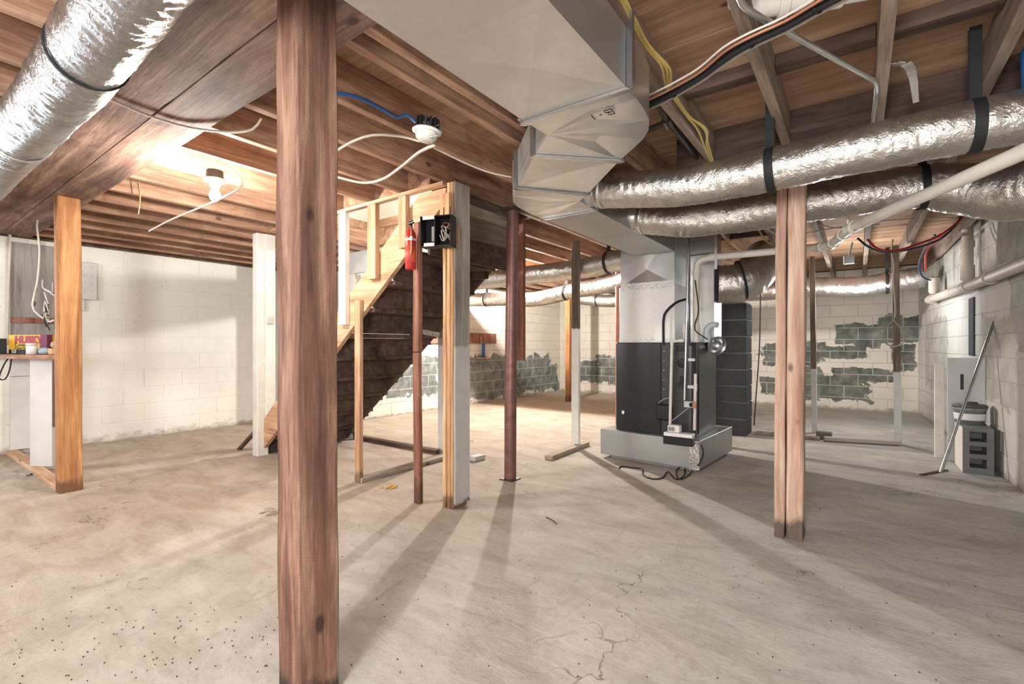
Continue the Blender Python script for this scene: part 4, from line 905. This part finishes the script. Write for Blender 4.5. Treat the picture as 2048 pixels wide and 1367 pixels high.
d_ = 4.45; L = at(17, 696, d_); L.z = 1.047; R = at(94, 696, d_ - 0.03); R.z = 1.047; X = (R - L).normalized(); Nn = Vector((X.y, -X.x, 0)); bh = 0.178; Zv = Vector((0, 0, 1)); bl = (R - L).length
t = thing('bag_carton', 'yellow carton of heavy bags with big maroon lettering on the counter', 'box', L)
def cart(x0, x1, z0, z1, d0, d1):
    Mt = Matrix((X, -Nn, Zv)).transposed().to_4x4(); Mt.translation = L; return MB().box(x0, x1, d0, d1, z0, z1, 0.001, Mt)
cart(0, bl, 0.042, bh, 0, 0.1).build('card', M['yellow'], t); cart(0, bl, 0.0, 0.0415, 0.0, 0.1).build('dark_base', M['dark_ink'], t)
cart(bl * 0.82, bl + 0.001, 0.02, bh + 0.001, -0.0012, 0.05).build('end_band', M['purple'], t)
put_text('HUSKY', 0.088, L + X * 0.066 + Zv * 0.102 + Nn * 0.002, X, Zv, M['maroon'], t, 'brand_lettering', 1.0, 0.006)
put_text('Contractor', 0.044, L + X * 0.066 + Zv * 0.070 + Nn * 0.002, X, Zv, M['dark_ink'], t, 'small_lettering')
put_text('Clean-Up Bags', 0.032, L + X * 0.066 + Zv * 0.046 + Nn * 0.002, X, Zv, M['dark_ink'], t, 'small_lettering')
put_text('50', 0.05, L + X * 0.03 + Zv * 0.006 + Nn * 0.002, X, Zv, M['white_ink'], t, 'small_lettering')
p = at(63, 703, 4.28); t = thing('white_jar', 'white round jar before the yellow carton', 'jar', (p.x, p.y, 1.047)); Mx = Matrix.Translation((p.x, p.y, 1.047))
MB().lathe([(0, 0), (0.036, 0), (0.036, 0.07), (0.03, 0.078), (0, 0.078)], 18, Mx).build('body', M['white'], t); MB().lathe([(0, 0.079), (0.038, 0.079), (0.038, 0.10), (0.0, 0.10)], 18, Mx).build('lid', M['pvc'], t)
p = at(89, 698, 4.33); tag(MB().lathe([(0, 0), (0.04, 0.004), (0.045, 0.03), (0.03, 0.055), (0, 0.06)], 16, Matrix.Translation((p.x, p.y, 1.047))).build('plastic_cap', M['pale_blue']), 'pale blue round plastic piece beside the white jar', 'cap')
p = at(108, 705, 4.18); t = thing('foam_scrap', 'crumbled tan foam scrap on a pale block, counter end', 'scrap', (p.x, p.y, 1.047))
MB().box(p.x - 0.05, p.x + 0.05, p.y - 0.03, p.y + 0.03, 1.047, 1.10, 0.006).build('pale_block', M['oak'], t)
m = MB(); rr = random.Random(3)
for k in range(7): m.lathe([(0, 0), (0.02, 0.006), (0.024, 0.02), (0.012, 0.034), (0, 0.036)], 7, Matrix.Translation((p.x + rr.uniform(-.035, .035), p.y + rr.uniform(-.02, .02), 1.10 + rr.uniform(0, .03))), False)
m.build('foam_crumbs', M['foam'], t)
p = at(-36, 690, 4.35); t = thing('open_carton', 'black and white open carton at the picture edge on the counter', 'box', (p.x, p.y, 1.047))
MB().bar((p.x - 0.1, p.y, 1.06), (p.x + 0.07, p.y + 0.02, 1.05), 0.12, 0.02).build('flap', M['paper'], t); MB().box(p.x - 0.12, p.x + 0.06, p.y + 0.05, p.y + 0.15, 1.047, 1.19, 0.002).build('card', M['dark_ink'], t)
cable('counter_cord', [at(25, 706, 4.55), at(10, 725, 4.5), at(-2, 755, 4.5), at(10, 758, 4.5), at(19, 740, 4.5), at(24, 708, 4.5)], 0.006, M['rubber'], 'black cord loop hanging off the counter')
# electrics on the orange post and left wall
p = onx(180, 562, XL + 0.05); t = thing('metal_cover', 'pale perforated sheet-metal cover on the white block wall', 'panel', p)
MB().box(XL + 0.003, XL + 0.06, p.y - 0.09, p.y + 0.06, p.z - 0.21, p.z + 0.21, 0.004).build('sheet', M['grey_metal'], t)
m = MB()
for k in range(4):
    for j in range(2): m.box(XL + 0.0595, XL + 0.0612, p.y - 0.05 + j * 0.06, p.y - 0.044 + j * 0.06, p.z - 0.12 + k * 0.09, p.z - 0.114 + k * 0.09)
m.build('punched_holes', M['black'], t)
MB().box(XL + 0.003, XL + 0.04, p.y - 0.09, p.y - 0.04, p.z - 0.34, p.z - 0.212, 0.003).build('lower_tab', M['grey_metal'], t)
t = thing('switch_box', 'grey metal switch box on the side of the orange post', 'box', (-5.03, 0.95, 1.5))
MB().box(-5.06, -5.0, 0.885, 0.95, 1.53, 1.62, 0.003).build('case', M['iron'], t); MB().tube([(-5.03, 0.91, 1.62), (-5.03, 0.91, 2.26)], 0.009, 8).build('conduit', M['iron'], t); MB().tube([(-5.03, 0.91, 1.53), (-5.03, 0.90, 1.25)], 0.009, 8).build('conduit', M['iron'], t)
t = thing('wire_tangle', 'tangle of loose pale wires and clips beside the orange post', 'cable', (-5.05, 0.9, 1.35)); rr = random.Random(8)
for k in range(6):
    q = Vector((-5.06, 0.87, 1.30 + k * 0.03)); MB().tube(spline([q, q + Vector((rr.uniform(-.09, -.02), rr.uniform(-.03, .0), rr.uniform(-.04, .06))), q + Vector((rr.uniform(-.05, .02), rr.uniform(-.03, .0), rr.uniform(.02, .1))), q + Vector((rr.uniform(-.03, .03), 0, rr.uniform(-.08, .02)))], 0.012), 0.004, 5).build('wire', M['cable_white'] if k % 2 else M['rubber'], t)
cable('white_cable', [at(82, 392, 4.3), at(78, 430, 4.3), at(74, 450, 4.3), at(79, 500, 4.3), at(75, 560, 4.3), at(65, 610, 4.3), at(76, 628, 4.3), at(98, 642, 4.1), at(107, 640, 4.0)], 0.0075, M['cable_white'], 'white cable drooping from the girder beside the orange post')
cable('white_cable', [at(86, 560, 4.3), at(87, 575, 4.2), at(100, 583, 4.0), at(108, 590, 3.9)], 0.008, M['cable_white'], 'short bent white cable stub left of the orange post')
cable('white_cable', [gz(215, 196, 2.252), gz(300, 232, 2.25), gz(380, 255, 2.25), gz(460, 264, 2.24), gz(505, 258, 2.24), gz(522, 238, 2.26)], 0.006, M['cable_white'], 'pale cable stapled across the girder')
cable('white_cable', [gz(449, 330, 2.27), at(478, 350, 3.1), at(484, 370, 3.05), at(460, 388, 3.05), at(400, 415, 3.2), at(340, 440, 3.35), at(298, 462, 3.5)], 0.006, M['cable_white'], 'white cable curling from the lit bulb holder and trailing left')
cable('white_cable', [at(668, 305, 2.45), at(700, 285, 2.42), at(745, 270, 2.4), at(800, 272, 2.36), at(840, 282, 2.3)], 0.007, M['cable_white'], 'white cable arching from the near post to the can light')
cable('white_cable', [at(870, 290, 2.25), at(840, 303, 2.3), at(800, 335, 2.5), at(765, 358, 2.65), at(725, 365, 2.75), at(668, 352, 2.85)], 0.008, M['cable_white'], 'thick white cable sweeping down from the can light')
cable('white_cable', [at(868, 296, 2.3), at(935, 328, 2.5), at(980, 345, 2.6), at(1022, 354, 2.7)], 0.004, M['cable_white'], 'thin white wire running from the can light to the duct bend')
cable('blue_tube', [at(640, 192, 2.0), at(680, 187, 2.05), at(720, 196, 2.12), at(765, 218, 2.2), at(795, 235, 2.24), at(815, 230, 2.24), at(838, 250, 2.22)], 0.008, M['blue'], 'blue plastic tube arching beside the near post to the can light', 'pipe', 8)
for (u, v, d, lb) in ((105, 30, 2.2, 'blue cable tie knot at the top of the thick foil duct'),):
    cable('blue_tie', [at(55, 55, 2.0), at(62, 45, 2.0), at(58, 30, 2.05), at(50, 50, 2.0)], 0.005, M['blue_dark'], lb, 'tie')

# ------------------------------------------------------------------ lamps and the can light
def lampholder(x, y, z, mat, lbl):
    t = thing('bulb_holder', lbl, 'lamp', (x, y, z)); Mx = Matrix.Translation((x, y, z))
    MB().lathe([(0, 0.14), (0.048, 0.14), (0.05, 0.10), (0.05, 0.085), (0, 0.085)], 10, Mx, False).build('junction_box', M['iron'], t)
    MB().lathe([(0.0, 0.084), (0.062, 0.084), (0.062, 0.07), (0.032, 0.055), (0.026, 0.03), (0, 0.03)], 24, Mx).build('porcelain_socket', M['white'], t)
    MB().lathe([(0.0, -0.058), (0.012, -0.056), (0.024, -0.046), (0.031, -0.03), (0.03, -0.012), (0.022, 0.008), (0.015, 0.029), (0, 0.029)], 20, Mx).build('bulb', mat, t)
    return t
lampholder(*BULB_A, M['bulb_a'], 'bare lit bulb in a porcelain holder on the joists near the girder')
lampholder(*BULB_B, M['bulb_b'], 'bare lit bulb beyond the steel column')
p = at(853, 268, 2.2); t = thing('can_light', 'round white LED trim light with black finned back hanging from wires', 'lamp', p)
Mx = Matrix.Translation(p) @ Matrix.Rotation(math.radians(8), 4, 'Y')
MB().lathe([(0, -0.034), (0.03, -0.034), (0.047, -0.02), (0.05, 0.0), (0.05, 0.01), (0, 0.01)], 28, Mx).build('lens', M['pvc'], t)
MB().lathe([(0.048, 0.008), (0.066, 0.006), (0.067, 0.014), (0.058, 0.022), (0, 0.022)], 28, Mx).build('trim_ring', M['white'], t)
m = MB().lathe([(0, 0.023), (0.046, 0.023), (0.044, 0.06), (0, 0.06)], 24, Mx)
for k in range(14):
    a = 2 * PI * k / 14; m.box(0.040, 0.055, -0.004, 0.004, 0.024, 0.068, 0, Mx @ Matrix.Rotation(a, 4, 'Z'))
m.build('heat_sink', M['black'], t)
MB().tube(spline([Mx @ Vector((0.05, 0, 0.03)), Mx @ Vector((0.085, 0.0, 0.03)), Mx @ Vector((0.09, 0, -0.01)), Mx @ Vector((0.05, -0.03, -0.03))], 0.008), 0.003, 6).build('spring_clip', M['steel'], t)

# ------------------------------------------------------------------ extinguisher and the black box on the oak post
p = at(824, 500, 3.33); t = thing('fire_extinguisher', 'red fire extinguisher strapped to the reddish stud', 'extinguisher', (p.x, p.y, 1.65)); Mx = Matrix.Translation((p.x, p.y - 0.012, 1.655))
MB().lathe([(0, 0), (0.03, 0), (0.037, 0.01), (0.037, 0.22), (0.034, 0.25), (0.02, 0.28), (0.014, 0.29), (0, 0.29)], 22, Mx).build('cylinder', M['red'], t)
MB().lathe([(0, 0.291), (0.013, 0.291), (0.013, 0.32), (0, 0.32)], 14, Mx).box(-0.02, 0.03, -0.008, 0.008, 0.32, 0.33, 0.002, Mx).box(-0.025, 0.02, -0.008, 0.008, 0.337, 0.345, 0.002, Mx).build('valve', M['black'], t)
MB().tube(spline([Mx @ Vector((0.012, -0.012, 0.30)), Mx @ Vector((0.04, -0.03, 0.26)), Mx @ Vector((0.043, -0.03, 0.16)), Mx @ Vector((0.035, -0.03, 0.1))], 0.015), 0.006, 8).build('hose', M['copper'], t)
MB().lathe([(0.0375, 0.2), (0.0385, 0.2), (0.0385, 0.215), (0.0375, 0.215)], 22, Mx).box(0.03, 0.055, -0.04, -0.03, 0.195, 0.22, 0.002, Mx).build('strap', M['white'], t)
MB().lathe([(0.0374, 0.05), (0.0378, 0.05), (0.0378, 0.16), (0.0374, 0.16)], 22, Mx).build('paper_band', plain('faded_red_label', (202, 84, 66), 0.5), t)
L = at(840, 475, 3.13); R = at(902, 472, 3.07); X = (R - L); X.z = 0; wdt = X.length; X.normalize(); Yv = Vector((-X.y, X.x, 0)); Mt = Matrix((X, Yv, Vector((0, 0, 1)))).transposed().to_4x4(); Mt.translation = Vector((L.x, L.y, 1.775))
t = thing('outlet_enclosure', 'open black plastic box with wires fixed to the pale oak post', 'box', (L.x, L.y, 1.775)); H_ = 0.2
m = MB(); th = 0.006; D_ = 0.085
m.box(0, th, 0, D_, 0, H_, 0, Mt).box(wdt - th, wdt, 0, D_, 0, H_, 0, Mt).box(0, wdt, 0, D_, 0, th, 0, Mt).box(0, wdt, 0, D_, H_ - th, H_, 0, Mt).box(wdt * 0.46, wdt, D_ - th, D_, 0, H_, 0, Mt).box(wdt * 0.46, wdt * 0.49, 0, D_, 0, H_, 0, Mt)
m.build('case', M['black'], t)
MB().box(wdt * 0.62, wdt * 0.96, D_ + 0.001, D_ + 0.085, 0.03, 0.17, 0.003, Mt).build('mounting_block', M['stud'], t)
m = MB(); a_ = wdt * 0.47
m.box(th, a_, D_ - 0.004, D_, th, 0.05, 0, Mt).box(th, a_, D_ - 0.004, D_, 0.15, H_ - th, 0, Mt).box(th, 0.045, D_ - 0.004, D_, 0.05, 0.15, 0, Mt).build('inner_frame', M['rubber'], t)
MB().box(0.045, a_, D_ - 0.003, D_ - 0.001, 0.05, 0.15, 0, Mt).build('white_plate', M['white'], t); MB().box(0.02, a_, -0.004, -0.001, 0.175, 0.2, 0, Mt).build('white_rim', M['white'], t); MB().box(0.03, a_, -0.004, -0.001, 0.0, 0.022, 0, Mt).build('white_rim', M['white'], t)
rr = random.Random(2)
for k in range(5):
    q = [Mt @ Vector((wdt * rr.uniform(0.58, 0.92), rr.uniform(0.0, 0.05), rr.uniform(0.03, 0.17))) for _ in range(4)]; MB().tube(spline(q, 0.01), 0.0035, 5).build('wire', M['cable_white'] if k < 3 else M['copper_bright'], t)
for k in range(2):
    q = Mt @ Vector((wdt * (0.7 + 0.2 * k), 0.03, H_)); MB().tube(spline([q, q + Vector((0.004, 0, 0.03)), q + Vector((0.012, -.01, 0.05))], 0.01), 0.0035, 5).build('wire', M['rubber'], t)

# ------------------------------------------------------------------ overhead runs on the right
lz = 2.215
t = thing('line_set', 'bundled black insulated line with copper and white wires under the joists', 'pipe', gz(1400, 150, lz))
core = [gz(1292, 212, lz), gz(1345, 185, lz), gz(1400, 152, lz), gz(1450, 115, lz), gz(1500, 85, lz), gz(1570, 52, lz), gz(1640, 12, lz), gz(1720, -30, lz)]
MB().tube(spline(core, 0.03), 0.016, 12).build('insulated_pipe', M['rubber'], t)
off = lambda du, dv: [gz(u + du, v + dv, lz - 0.012) for (u, v) in ((1300, 200), (1345, 178), (1400, 146), (1450, 104), (1500, 76), (1570, 44), (1640, 2), (1720, -40))]
MB().tube(spline(off(0, -2), 0.03), 0.006, 8).build('copper_line', M['copper_bright'], t); MB().tube(spline(off(-4, -9), 0.03), 0.004, 8).build('white_wire', M['cable_white'], t)
MB().tube(spline([q + Vector((0.01, 0.03, 0.0)) for q in core], 0.03), 0.008, 8).build('clear_tube', M['cable_grey'], t)
for (u, v) in ((1345, 185), (1500, 84), (1635, 14)):
    q = gz(u, v, lz); ring_mb(q, (0.86, -0.5, 0), 0.022, 0.006, 0.003, 16).build('cable_tie', M['black'], t)
t = pv('steel_conduit', spline([gz(1474, -20, 2.255), gz(1484, 8, 2.255), gz(1510, 28, 2.255), gz(1570, 62, 2.255)], 0.03) + [gz(1745, 160, 2.255)] + spline([gz(1745, 160, 2.255), gz(1752, 167, 2.25), gz(1754, 180, 2.235), gz(1752, 200, 2.22), gz(1744, 258, 2.2)], 0.03)[1:], 0.0105, M['galv'], 'bent steel conduit crossing under the right-hand joists')
t = thing('pvc_trap', 'white plastic drain fitting with couplings among the joists, top edge', 'pipe', gz(1600, 10, 2.38))
a, b = gz(1530, 12, 2.39), gz(1760, -30, 2.39)
MB().tube([a, b], 0.04, 16).build('pipe', M['pvc'], t)
for f_ in (0.12, 0.45, 0.6): MB().tube([a.lerp(b, f_), a.lerp(b, f_ + 0.09)], 0.05, 18).build('fitting', M['pvc'], t)
MB().tube(spline([a, a + Vector((-0.05, -0.03, 0)), a + Vector((-0.07, -0.1, 0.0))], 0.02), 0.042, 16).build('elbow', M['pvc'], t)
t = thing('iron_pipe', 'dark iron pipe with a tee running along the joist beside the trunk duct', 'pipe', gz(1335, 245, 2.29))
a, b = gz(1290, 165, 2.31), gz(1420, 350, 2.31); mid_ = gz(1336, 244, 2.31)
MB().tube([(-0.52, -1.0, 2.31), a, mid_], 0.016, 12).build('pipe', M['iron'], t); MB().tube([mid_, b], 0.013, 10).build('pipe', M['iron'], t)
MB().tube([mid_ - (mid_ - a).normalized() * 0.04, mid_ + (mid_ - a).normalized() * 0.04], 0.025, 14).build('tee', M['iron'], t)
q = gz(1290, 262, 2.31); MB().tube([mid_, q], 0.016, 10).build('branch', M['iron'], t)
cable('big_round_pipe', [gz(1300, 170, 2.37), gz(1432, 345, 2.37)], 0.035, M['iron'], 'thick grey-brown pipe beside the yellow cables', 'pipe', 16)
for k, (du, sg) in enumerate(((0, 0), (5, 3), (9, -2))):
    pts = [gz(1232 + du, -20, 2.30), gz(1262 + du, 40, 2.30), gz(1290 + du, 92, 2.30), gz(1322 + du * 2, 130 + k * 4, 2.29), gz(1334 + du, 175, 2.29), gz(1372 + du * .5, 230, 2.29), gz((1395, 1408, 1400)[k] + du, 258, 2.28), gz(1408 + du, 290, 2.28), gz(1422 + du * .6, 325, 2.27)]
    cable('yellow_cable', pts, 0.006, M['cable_yellow'], ('yellow cable nearest the trunk duct, hugging the joist', 'yellow cable bowing out widest from the joist bundle', 'yellow cable running between the two others of the joist bundle')[k], group='yellow cables by the trunk duct')
cable('yellow_cable', [at(1500, 425, 4.2), at(1510, 445, 4.2), at(1530, 480, 4.3), at(1545, 488, 4.3)], 0.007, M['cable_yellow'], 'yellow cable dropping left of the cracked post')
for k, pts in enumerate(([(1504, 432), (1525, 450), (1560, 470), (1600, 468), (1700, 450)], [(1607, 439), (1640, 450), (1690, 456), (1760, 448)], [(1700, 448), (1780, 440), (1860, 435), (1935, 437)])):
    cable('white_cable', [at(u, v, 4.6) for u, v in pts], 0.006, M['cable_white'], ('pale cable behind the cracked post top', 'pale cable above the white drain pipe fittings', 'pale cable reaching to the right foil duct')[k])
pr = [(1735, 478), (1755, 497), (1790, 501), (1830, 490), (1880, 470), (1920, 440), (1928, 425)]
cable('red_tube', [at(u, v, 4.5) for u, v in pr], 0.010, M['red_pipe'], 'red plastic water tube sagging between the rear joists', 'pipe', 8)
pr = [(1715, 476), (1740, 495), (1775, 504), (1830, 496), (1880, 478), (1915, 446), (1924, 424)]
cable('blue_tube', [at(u, v, 4.55) for u, v in pr], 0.010, M['blue_dark'], 'dark blue water tube sagging beside the red one', 'pipe', 8)
cable('red_tube', [at(1895, 466, 4.7), at(1865, 485, 5.1), at(1852, 505, 5.4), at(1851, 540, 5.6)], 0.010, M['red_pipe'], 'red water tube bending down to the far wall corner', 'pipe', 8)
cable('blue_tube', [at(1870, 470, 4.75), at(1848, 500, 5.3), at(1838, 530, 5.7), at(1845, 553, 5.8), at(1862, 560, 5.8)], 0.010, M['blue_dark'], 'dark blue water tube bending down beside the far wall corner', 'pipe', 8)
cable('looped_wire', [at(1786, 478, 5.28), at(1783, 500, 5.3), at(1788, 530, 5.35), at(1787, 560, 5.33), at(1791, 620, 5.3), at(1786, 640, 5.3), at(1766, 660, 5.3), at(1768, 683, 5.3), at(1790, 693, 5.3), at(1808, 680, 5.3), at(1800, 655, 5.3), at(1787, 640, 5.28)], 0.008, M['cable_grey'], 'grey wire hanging in a loop on the thin pole')
q = at(1698, 519, 5.3); t = thing('junction_box', 'grey junction box on a drop conduit before the back wall', 'box', q)
MB().box(q.x - 0.05, q.x + 0.05, q.y - 0.02, q.y + 0.02, q.z - 0.045, q.z + 0.045, 0.003).build('case', M['galv_dull'], t); MB().tube([(q.x, q.y, q.z + 0.045), (q.x + 0.03, q.y, 2.27)], 0.01, 8).build('conduit', M['galv_dull'], t)
q = at(2046, 140, 1.95); tag(MB().lathe([(0, 0), (0.05, 0.01), (0.055, 0.15), (0.03, 0.2), (0, 0.2)], 16, Matrix.Translation((q.x + 0.045, q.y, q.z - 0.08))).build('blue_jug', M['blue']), 'blue plastic shape hung high at the right picture edge', 'container')
# torn strip of membrane and splinters hanging from the joists
def strip(pts, wid, mat, label, name='wood_splinter'):
    P = spline(pts, 0.02); m = MB(); n = len(P)
    for i in range(n - 1): m.bar(P[i], P[i + 1], wid * (1 - 0.6 * i / n), 0.003)
    tag(m.build(name, mat), label, 'splinter')
strip([gz(1785, 130, 2.29), gz(1812, 128, 2.27), at(1825, 150, 1.98), at(1832, 205, 1.98)], 0.04, M['grey_ply'], 'torn grey membrane strip curling off the right joist', 'torn_strip')
strip([at(276, 365, 3.55), at(280, 395, 3.55), at(277, 428, 3.55)], 0.028, M['oak'], 'long pale splinter hanging near the orange post top')
strip([at(423, 262, 2.95), at(420, 290, 2.95), at(428, 318, 2.95)], 0.026, M['oak'], 'ragged splinter hanging above the lit bulb')
strip([at(285, 152, 2.5), at(288, 170, 2.5), at(281, 195, 2.5)], 0.012, M['yellow'], 'yellow tag strip dangling from the girder', 'tag_strip')
strip([at(743, 112, 2.0), at(748, 125, 2.0), at(745, 140, 2.0)], 0.01, M['cable_grey'], 'small cobwebbed hook hanging near the trunk duct', 'hook')

# ------------------------------------------------------------------ small things on the floor and bay wall
def scrap(u, v, s, mat, label, name, n=6, seed=0):
    rr = random.Random(seed); p = gz(u, v); m = MB()
    for k in range(n):
        a = rr.uniform(0, 6.28); q = p + Vector((math.cos(a), math.sin(a), 0)) * rr.uniform(0, s); L_ = rr.uniform(.4, .8) * s
        m.bar((q.x, q.y, 0.004), (q.x + math.cos(a + 1) * L_, q.y + math.sin(a + 1) * L_, rr.uniform(0.006, 0.02)), L_ * 0.5, 0.004)
    tag(m.build(name, mat), label, 'scrap')
scrap(774, 976, 0.06, M['leaf'], 'crumpled yellow scraps on the floor by the stair plate', 'yellow_scrap', 7, 1)
scrap(541, 1024, 0.06, M['lumber_y'], 'crumpled tan rag on the floor behind the near post', 'rag', 8, 2)
scrap(57, 951, 0.03, M['debris'], 'dead brown leaf on the floor before the partition', 'dead_leaf', 4, 3)
cable('twig', [gz(1092, 1034, 0.004), gz(1102, 1038, 0.008), gz(1114, 1047, 0.004)], 0.003, M['debris'], 'short dark twig lying on the open floor', 'twig')
p0, p1 = gz(944, 922), gz(965, 917); tag(MB().bar((p0.x, p0.y, 0.025), (p1.x, p1.y, 0.025), 0.09, 0.045, 0.003).build('lumber_offcut', M['white_board']), 'pale lumber offcut on the floor behind the oak post', 'lumber')
m = MB(); rr = random.Random(12)
for k in range(230):
    if k < 110: u, v = rr.uniform(10, 560), rr.gauss(1290, 60)
    else: u, v = rr.uniform(500, 2000), rr.uniform(960, 1360)
    if not 940 < v < 1420: continue
    q = gz(u, v); a = rr.uniform(0, 3.1); L_ = rr.uniform(.002, .006)
    if q.x > 0.9: continue
    m.bar((q.x, q.y, 0.002), (q.x + L_ * math.cos(a), q.y + L_ * math.sin(a), 0.002), 0.003, 0.003)
o = m.build('floor_litter', M['debris']); o['kind'] = 'stuff'; o['label'] = 'dark crumbs and chips scattered over the concrete'; o['category'] = 'litter'
q = onx(969, 715, XB + 0.08); t = thing('wire_rack', 'small wire basket rack under the bay wall rail with blue tape', 'rack', q)
MB().box(XB + 0.005, XB + 0.16, q.y - 0.2, q.y + 0.12, q.z - 0.02, q.z, 0.002).build('shelf', M['stud'], t)
MB().box(XB + 0.03, XB + 0.05, q.y - 0.02, q.y + 0.06, q.z + 0.02, q.z + 0.28, 0.004).build('blue_tape', M['blue'], t); MB().tube(spline([(XB + 0.05, q.y - 0.08, q.z + 0.4), (XB + 0.08, q.y - 0.1, q.z + 0.2), (XB + 0.06, q.y - 0.06, q.z)], 0.02), 0.008, 6).build('wire', M['steel'], t)
